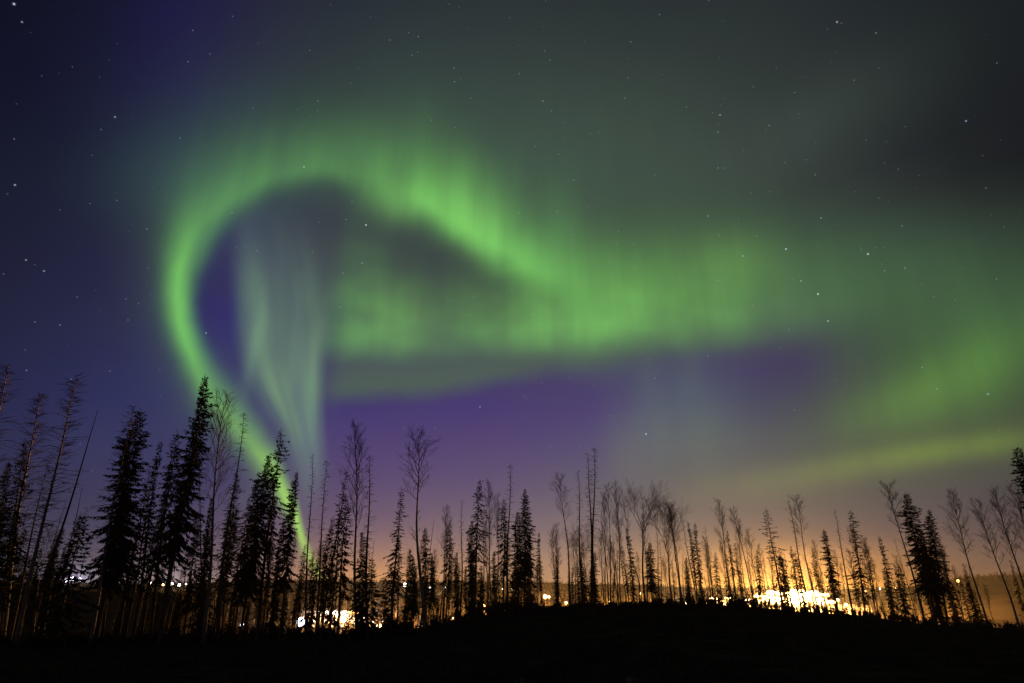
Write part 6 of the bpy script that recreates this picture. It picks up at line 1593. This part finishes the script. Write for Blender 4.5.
# ------------------------------------------------------------------ town lights in the valley
LAMPS = (
    (-879.78, 1237.06, -1.97, 9.01, (0.85, 0.8, 1), 60000, 3.8, 'violet-white lamp at the outer end of the small cluster under the young spruce', ''),
    (-911.3, 1298.05, -0.62, 9.84, (0.85, 0.8, 1), 80000, 4.4, 'violet-white lamp in the middle of the small cluster under the young spruce', ''),
    (-863.42, 1253.39, -1.91, 9.02, (0.85, 0.8, 1), 60000, 3.6, 'violet-white lamp at the inner end of the small cluster under the young spruce', ''),
    (-648.02, 1124.67, -6.45, 8.03, (1, 0.93, 0.8), 40000, 2.4, 'white street lamp in the low row behind the spruces below the tallest spruce', 'white lamps behind the spruces'),
    (-638.54, 1130.07, -6.46, 8.04, (1, 0.93, 0.8), 20000, 1.7, 'white street lamp in the low row behind the spruces below the tallest spruce', 'white lamps behind the spruces'),
    (-557.92, 1005.6, -9.39, 8.04, (1, 0.52, 0.15), 20000, 1.8, 'amber street lamp in the low row of white lamps behind the spruces', ''),
    (-581.33, 1074.87, -7.98, 7.99, (1, 0.93, 0.8), 40000, 2.3, 'white street lamp in the low row behind the spruces below the tallest spruce', 'white lamps behind the spruces'),
    (-538.05, 1016.37, -9.41, 8.02, (1, 0.93, 0.8), 40000, 2.4, 'white street lamp in the low row behind the spruces below the tallest spruce', 'white lamps behind the spruces'),
    (-562.55, 1084.81, -7.99, 7.99, (1, 0.93, 0.8), 15000, 1.5, 'white street lamp in the low row behind the spruces below the tallest spruce', 'white lamps behind the spruces'),
    (-153.82, 332.11, -24.84, 5.13, (0.75, 0.86, 1), 2000, 0.55, 'small bluish lamp low among trunks beneath the bristly dead conifer', ''),
    (-47.15, 112.52, -10.08, 5, (0.75, 0.86, 1), 300, 0.34, 'bluish lamp low under the dense spruce at the foot of the green arc', ''),
    (-29.3, 89.32, -9.44, 6.13, (0.75, 0.86, 1), 700, 0.6, 'brilliant white starburst lamp low among the trunks below the arc tail', ''),
    (-125.96, 419.5, -22.96, 7.05, (1, 0.52, 0.15), 160000, 0.9, 'first bright lamp of the white-lit building past the starburst lamp', ''),
    (-111.98, 402.72, -23.43, 7.09, (1, 0.93, 0.8), 120000, 1.2, 'brightest lamp of the white-lit building past the starburst lamp', ''),
    (-98.73, 381.43, -23.99, 6.99, (1, 0.4, 0.08), 260000, 1, 'amber lamp at the far end of the white-lit building past the starburst lamp', ''),
    (-84.29, 314.91, -25.52, 6.04, (1, 0.4, 0.08), 84000, 0.35, 'small orange lamp low in front of the white-lit building', ''),
    (-78.69, 361.54, -24.56, 5.99, (0.85, 0.8, 1), 140000, 0.5, 'violet-white lamp over the roof of the orange-lit shed', 'lamps over the shed roof'),
    (-73.03, 366.8, -24.49, 6.14, (0.85, 0.8, 1), 140000, 0.5, 'violet-white lamp over the roof of the orange-lit shed', 'lamps over the shed roof'),
    (-70.32, 338.78, -25.1, 4.97, (1, 0.52, 0.15), 350000, 0.6, 'amber lamp on the front of the orange-lit shed', ''),
    (-151.26, 889.23, -13, 12, (0.9, 1, 0.75), 60000, 2.6, 'bright greenish-white mast light on the ridge beside the drooping spruce', ''),
    (-112.77, 866.69, -13.78, 9.05, (0.75, 0.86, 1), 15000, 1.1, 'faint bluish lamp on the ridge before the brighter one past the tallest poplar', ''),
    (-92.82, 873.08, -13.8, 9.02, (0.75, 0.86, 1), 30000, 1.6, 'bluish-white lamp on the ridge just past the tallest bare poplar', ''),
    (-49.34, 390.9, -24.12, 6.1, (1, 0.4, 0.08), 420000, 0.5, 'amber lamp low beneath the tallest bare poplar', ''),
    (-34.73, 384.43, -24.33, 6.1, (1, 0.4, 0.08), 420000, 0.8, 'amber lamp low beneath the paired dense spruces', ''),
    (-24, 385.25, -24.38, 6.1, (1, 0.4, 0.08), 420000, 0.6, 'orange lamp low beneath the bent-topped ragged spruce', ''),
    (-10.12, 461.89, -22.92, 5.89, (1, 0.4, 0.08), 420000, 0.8, 'orange lamp low at the feet of the slim twin poplars', ''),
    (-12.3, 861.91, -14.92, 8.96, (1, 0.93, 0.8), 9000, 1.2, 'small white lamp on the far ridge near the dead spire', 'white lamps near the dead spire'),
    (0, 866, -14.97, 8.97, (1, 0.93, 0.8), 9000, 1.3, 'small white lamp on the far ridge near the dead spire', 'white lamps near the dead spire'),
    (33.81, 649.12, -19.55, 7.95, (1, 0.52, 0.15), 210000, 1.9, 'orange house light in the open gap beside the free slim spruce', ''),
    (37.89, 648.89, -19.59, 7.99, (1, 0.4, 0.08), 140000, 1.2, 'dimmer orange light touching the house light beside the free slim spruce', ''),
    (155.11, 766.46, -18.72, 8.04, (1, 0.4, 0.08), 210000, 1, 'dull orange lamp behind the crooked poplar', ''),
    (140.64, 572.99, -22.21, 8.04, (1, 0.52, 0.15), 140000, 1.1, 'amber lamp low under the broom-shaped poplars', ''),
    (152.77, 561.59, -22.59, 7.92, (1, 0.93, 0.8), 210000, 1.3, 'white lamp at the very start of the bright strip', ''),
    (-95.36, 406.98, -23.48, 6.95, (1, 0.4, 0.08), 250000, 0.9, 'orange lamp between the dense spruce pyramid and the straight dead conifer', ''),
    (-80.05, 426.55, -23.18, 6.98, (1, 0.4, 0.08), 250000, 0.9, 'orange lamp just past the lit shed under the drooping spruce', ''),
    (-21.16, 481.54, -22.45, 8.05, (1, 0.4, 0.08), 250000, 1.1, 'orange lamp behind the stems of the slim twin poplars', ''),
    (14.86, 473.77, -22.85, 8.03, (1, 0.4, 0.08), 200000, 1.1, 'orange lamp low behind the short bare pole beside the dense pair', ''),
    (45.18, 532.09, -21.9, 8.1, (1, 0.4, 0.08), 200000, 1.1, 'orange lamp low behind the lone leaning poplar', ''),
    (85.64, 555.44, -21.75, 8.07, (1, 0.4, 0.08), 200000, 1.1, 'orange lamp low behind the poplar wands', ''),
    (615.94, 1055.42, -16.66, 8.98, (0.9, 1, 0.7), 15000, 1.2, 'greenish-white lamp in the dark dip past the one-sided spruce', ''),
    (525.27, 936.79, -18.33, 8.98, (1, 0.52, 0.15), 12000, 1.4, 'amber lamp in the dark dip beneath the one-sided spruce', ''),
    (649.2, 1068.2, -15.23, 9, (1, 0.4, 0.08), 15000, 1, 'orange lamp on the dark ridge just before the big spruce clump', ''),
    (622.2, 875.41, -5.8, 9.99, (1, 0.52, 0.15), 6000, 1.8, 'lone amber lamp on the ridge past the big dark spruce clump', ''),
    (292.65, 557.9, -23.12, 6.97, (1, 0.52, 0.15), 90000, 1.4, 'amber lamp just past the end of the white glare', 'amber lamps past the glare'),
    (342.62, 667.17, -21.89, 7.03, (1, 0.52, 0.15), 90000, 1.4, 'amber lamp just past the end of the white glare', 'amber lamps past the glare'),
    (262.34, 492.48, -23.86, 6.99, (1, 0.4, 0.08), 36000, 0.9, 'orange lamp low under the thin leaning spire', ''))
GLOW = {}
ROUND = []


def ball(V, F, c, r, nu=8, nv=5):
    b = len(V)
    V.append((c[0], c[1], c[2] + r))
    for i in range(1, nv):
        for k in range(nu):
            a, e = 2 * math.pi * k / nu, math.pi * i / nv
            V.append((c[0] + r * math.sin(e) * math.cos(a), c[1] + r * math.sin(e) * math.sin(a), c[2] + r * math.cos(e)))
    V.append((c[0], c[1], c[2] - r))
    for k in range(nu):
        k2 = (k + 1) % nu
        F.append((b, b + 1 + k, b + 1 + k2))
        for i in range(nv - 2):
            F.append((b + 1 + i * nu + k, b + 1 + (i + 1) * nu + k, b + 1 + (i + 1) * nu + k2, b + 1 + i * nu + k2))
        F.append((b + 1 + (nv - 2) * nu + k2, b + 1 + (nv - 2) * nu + k, len(V) - 1))


def lamp_light(root, colour, power, loc):
    ld = bpy.data.lights.new("lamp_light", 'POINT')
    ld.energy = power
    ld.color = colour
    ld.shadow_soft_size = 0.8
    lo = bpy.data.objects.new("lamp_light", ld)
    COL.objects.link(lo)
    lo.parent = root
    lo.location = loc


def street_lamp(x, y, z, h, colour, power, size, label, group):
    root = empty('street_lamp', (x, y, z))
    V, F = [], []
    tube(V, F, [Vector((0, 0, -.5)), Vector((0, 0, h * .6)), Vector((0, 0, h - size * .6))], [.14, .11, .08], 6)
    make_mesh('pole', V, F, MAT_STEEL, root)
    V, F = [], []
    ball(V, F, (0, 0, h), size)
    if colour not in GLOW:
        GLOW[colour] = glow('lamp_glow', colour, 6.0)
    make_mesh('globe', V, F, GLOW[colour], root, True)
    lamp_light(root, colour, power, (0, 0, h + size + .8))
    tag(root, label, 'street lamp', group or None)


# floodlit industrial yard: pale paving on the valley side, tall masts, long sheds
def polar_xy(az, r):
    return r * math.sin(math.radians(az)), r * math.cos(math.radians(az))


def floodlight_mast(x, y, h, power, colour, size, label, group):
    z = ground_at(x, y)
    root = empty('floodlight_mast', (x, y, z))
    V, F = [], []
    tube(V, F, [Vector((0, 0, -.5)), Vector((0, 0, h * .5)), Vector((0, 0, h))], [.28, .2, .13], 6)
    make_mesh('mast', V, F, MAT_STEEL, root)
    V, F = [], []
    tube(V, F, [Vector((-size * 2.2, 0, h)), Vector((size * 2.2, 0, h))], [.1, .1], 4)
    make_mesh('crossarm', V, F, MAT_STEEL, root)
    if colour not in GLOW:
        GLOW[colour] = glow('lamp_glow', colour, 6.0)
    for k in (-1.5, -.5, .5, 1.5):
        V, F = [], []
        ball(V, F, (k * size * 1.3, 0, h - size * .8), size * .62)
        make_mesh('lamp_head', V, F, GLOW[colour], root, True)
    lamp_light(root, colour, power, (0, 0, h + 1.2))
    tag(root, label, 'floodlight', group)


FLOODS = (
    (231.66, 596.6, 14, 540000, (1, 0.46, 0.11), 2, 'floodlight mast merged in the blinding white glare of the lit yard', 'floodlights in the white glare'),
    (192.87, 482.91, 13, 720000, (1, 0.46, 0.11), 1.88, 'floodlight mast merged in the blinding white glare of the lit yard', 'floodlights in the white glare'),
    (265.82, 647.57, 16, 720000, (1, 0.46, 0.11), 2.38, 'floodlight mast merged in the blinding white glare of the lit yard', 'floodlights in the white glare'),
    (217.54, 516.02, 14, 1080000, (1, 0.46, 0.11), 2.25, 'floodlight mast merged in the blinding white glare of the lit yard', 'floodlights in the white glare'),
    (254.14, 587.38, 17, 1440000, (1, 0.46, 0.11), 2.62, 'floodlight mast merged in the blinding white glare of the lit yard', 'floodlights in the white glare'),
    (202.21, 457.29, 14, 1080000, (1, 0.46, 0.11), 2, 'floodlight mast merged in the blinding white glare of the lit yard', 'floodlights in the white glare'),
    (288.15, 637.94, 18, 1620000, (1, 0.46, 0.11), 2.88, 'floodlight mast merged in the blinding white glare of the lit yard', 'floodlights in the white glare'),
    (234.53, 508.52, 15, 1440000, (1, 0.46, 0.11), 2.38, 'floodlight mast merged in the blinding white glare of the lit yard', 'floodlights in the white glare'),
    (272.57, 579.06, 16, 1080000, (1, 0.46, 0.11), 2.5, 'floodlight mast merged in the blinding white glare of the lit yard', 'floodlights in the white glare'),
    (225.1, 468.75, 13, 900000, (1, 0.46, 0.11), 2, 'floodlight mast merged in the blinding white glare of the lit yard', 'floodlights in the white glare'),
    (304.27, 619.29, 15, 540000, (1, 0.46, 0.11), 2.38, 'floodlight mast merged in the blinding white glare of the lit yard', 'floodlights in the white glare'),
    (260.38, 518.27, 12, 360000, (1, 0.46, 0.11), 1.75, 'floodlight mast merged in the blinding white glare of the lit yard', 'floodlights in the white glare'),
    (208.51, 530.49, 12, 540000, (1, 0.46, 0.11), 2.25, 'floodlight mast merged in the blinding white glare of the lit yard', 'floodlights in the white glare'),
    (229.34, 565.25, 14, 720000, (1, 0.46, 0.11), 2.5, 'floodlight mast merged in the blinding white glare of the lit yard', 'floodlights in the white glare'),
    (207.76, 498.43, 13, 900000, (1, 0.46, 0.11), 2.25, 'floodlight mast merged in the blinding white glare of the lit yard', 'floodlights in the white glare'),
    (283.26, 661.94, 16, 1080000, (1, 0.46, 0.11), 3, 'floodlight mast merged in the blinding white glare of the lit yard', 'floodlights in the white glare'),
    (236.45, 540.55, 14, 1080000, (1, 0.46, 0.11), 2.75, 'floodlight mast merged in the blinding white glare of the lit yard', 'floodlights in the white glare'),
    (224.42, 502.13, 14, 1260000, (1, 0.46, 0.11), 2.5, 'floodlight mast merged in the blinding white glare of the lit yard', 'floodlights in the white glare'),
    (265.75, 582.22, 16, 1260000, (1, 0.46, 0.11), 3, 'floodlight mast merged in the blinding white glare of the lit yard', 'floodlights in the white glare'),
    (249.19, 534.79, 14, 1080000, (1, 0.46, 0.11), 2.75, 'floodlight mast merged in the blinding white glare of the lit yard', 'floodlights in the white glare'),
    (309.17, 650.24, 16, 900000, (1, 0.46, 0.11), 2.75, 'floodlight mast merged in the blinding white glare of the lit yard', 'floodlights in the white glare'),
    (262.51, 539.53, 13, 540000, (1, 0.46, 0.11), 2.25, 'floodlight mast merged in the blinding white glare of the lit yard', 'floodlights in the white glare'),
    (177.04, 594.19, 10, 120000, (1, 0.48, 0.13), 1.2, 'floodlight mast in the bright white strip before the blinding glare', 'floodlights along the bright strip'),
    (164.58, 535.27, 10, 250000, (1, 0.48, 0.13), 1.5, 'floodlight mast in the bright white strip before the blinding glare', 'floodlights along the bright strip'),
    (193.38, 610.08, 11, 250000, (1, 0.48, 0.13), 1.7, 'floodlight mast in the bright white strip before the blinding glare', 'floodlights along the bright strip'),
    (186.22, 570.37, 10, 200000, (1, 0.48, 0.13), 1.4, 'floodlight mast in the bright white strip before the blinding glare', 'floodlights along the bright strip'),
    (212.88, 624.73, 11, 120000, (1, 0.48, 0.13), 1.4, 'floodlight mast in the bright white strip before the blinding glare', 'floodlights along the bright strip'),
    (202.32, 564.86, 9, 60000, (1, 0.48, 0.13), 1, 'floodlight mast in the bright white strip before the blinding glare', 'floodlights along the bright strip'),
    (223.38, 599.75, 10, 100000, (1, 0.48, 0.13), 1.2, 'floodlight mast in the bright white strip before the blinding glare', 'floodlights along the bright strip'))
for f_ in FLOODS:
    floodlight_mast(*f_)


for L in LAMPS:
    street_lamp(*L)


# two lit sheds low in the valley and a few pale stones at the photographer's feet
def shed(az, r, wx, wy, h, win_colour, n_win, label):
    x, y = polar_xy(az, r)
    z = ground_at(x, y)
    root = empty('shed', (x, y, z))
    root.rotation_euler = (0, 0, -math.radians(az))
    V = [(-wx, -wy, -2), (wx, -wy, -2), (wx, wy, -2), (-wx, wy, -2), (-wx, -wy, h), (wx, -wy, h), (wx, wy, h), (-wx, wy, h), (-wx, 0, h * 1.4), (wx, 0, h * 1.4)]
    F = [(0, 1, 5, 4), (1, 2, 6, 9, 5), (2, 3, 7, 6), (3, 0, 4, 8, 7)]
    make_mesh('wall', V, F, MAT_CLAD, root)
    e = .6
    V, F = [], []
    for sgn in (-1, 1):
        b = len(V)
        y0 = sgn * (wy + e)
        zz = h - e * h * .4 / wy
        V += [(-wx - e, y0, zz + .03), (wx + e, y0, zz + .03), (wx + e, 0, h * 1.4 + .03), (-wx - e, 0, h * 1.4 + .03)]
        V += [(-wx - e, y0, zz + .25), (wx + e, y0, zz + .25), (wx + e, 0, h * 1.4 + .25), (-wx - e, 0, h * 1.4 + .25)]
        F += [(b, b + 1, b + 2, b + 3), (b + 4, b + 5, b + 6, b + 7), (b, b + 1, b + 5, b + 4), (b + 1, b + 2, b + 6, b + 5), (b + 3, b, b + 4, b + 7)]
    make_mesh('roof', V, F, MAT_ROOF, root)
    if win_colour not in GLOW:
        GLOW[win_colour] = glow('window_glow', win_colour, 1.2)
    for k in range(n_win):
        cx = -wx + 2 * wx * (k + .5) / n_win
        w, z0, z1 = wx / n_win * .5, h * .3, h * .72
        V = [(cx - w, -wy - .06, z0), (cx + w, -wy - .06, z0), (cx + w, -wy - .06, z1), (cx - w, -wy - .06, z1),
             (cx - w, -wy + .1, z0), (cx + w, -wy + .1, z0), (cx + w, -wy + .1, z1), (cx - w, -wy + .1, z1)]
        F = [(0, 1, 2, 3), (0, 4, 5, 1), (1, 5, 6, 2), (2, 6, 7, 3), (3, 7, 4, 0)]
        make_mesh('window', V, F, GLOW[win_colour], root)
    tag(root, label, 'building')


shed(-11.83, 350, 9.0, 5.0, 4.5, (1.0, 0.42, 0.08), 3, 'low orange-lit shed with glowing windows below the drooping spruce')
shed(-15.82, 425, 17.0, 7.0, 6.0, (1.0, 0.8, 0.55), 6, 'long white-lit building behind the leaning spruce past the starburst lamp')
shed(17.44, 650, 20.0, 8.0, 6.0, (1.0, 0.62, 0.28), 5, 'long shed under the bright strip of white lights before the glare')
shed(23.06, 760, 26.0, 9.0, 9.0, (1.0, 0.72, 0.4), 6, 'large shed lost in the white glare of the floodlit yard')
shed(25.08, 790, 18.0, 9.0, 8.0, (1.0, 0.72, 0.4), 4, 'smaller shed at the far end of the white floodlit glare')


def stone(az, r, s, label, seed):
    rng = random.Random(seed)
    x, y = polar_xy(az, r)
    bm_v, bm_f = [], []
    ball(bm_v, bm_f, (0, 0, 0), 1.0, 10, 7)
    V = []
    for v in bm_v:
        q = Vector(v)
        f = 1 + .45 * mnoise.noise(q * 1.3 + Vector((seed * 3.1, 0, 0))) + .12 * mnoise.noise(q * 4 + Vector((seed, 0, 0)))
        V.append((q.x * s * 1.3 * f, q.y * s * f, max(-.3, q.z * .7) * s * f))
    o = make_mesh('stone', V, bm_f, MAT_STONE)
    o.location = (x, y, ground_at(x, y) + s * .15)
    tag(o, label, 'stone')


stone(-10.55, 12.1, 0.10, 'small pale stone at the bottom edge under the lit shed', 1)
stone(0.86, 12.2, 0.11, 'pale stone at the bottom edge beneath the very tall dead spire', 2)
stone(10.23, 12.3, 0.13, 'pale stone at the bottom edge beneath the round-crowned forked poplar', 3)
stone(17.82, 12.2, 0.09, 'small dim stone at the bottom edge beneath the leaning poplar pair', 4)



# ------------------------------------------------------------------ night air holding the town's light
def build_haze():
    m = bpy.data.materials.new('night_haze')
    m.use_nodes = True
    nt = m.node_tree
    nt.nodes.clear()
    pv = nt.nodes.new('ShaderNodeVolumePrincipled')
    pv.inputs['Color'].default_value = (0.9, 0.88, 0.85, 1)
    pv.inputs['Density'].default_value = HAZE_DENSITY
    pv.inputs['Anisotropy'].default_value = 0.5
    out = nt.nodes.new('ShaderNodeOutputMaterial')
    nt.links.new(pv.outputs[0], out.inputs['Volume'])
    lo, hi, h = -HAZE_DEPTH, 27.0, 2020.0
    V = [(-h, -h, lo), (h, -h, lo), (h, h, lo), (-h, h, lo), (-h, -h, hi), (h, -h, hi), (h, h, hi), (-h, h, hi)]
    F = [(3, 2, 1, 0), (4, 5, 6, 7), (0, 1, 5, 4), (1, 2, 6, 5), (2, 3, 7, 6), (3, 0, 4, 7)]
    o = make_mesh('haze', V, F, m)
    tag(o, 'thin night haze glowing around the town lights in the valley', 'haze', kind='stuff')


HAZE_DENSITY = 3.6e-5
HAZE_DEPTH = 54.0
build_haze()
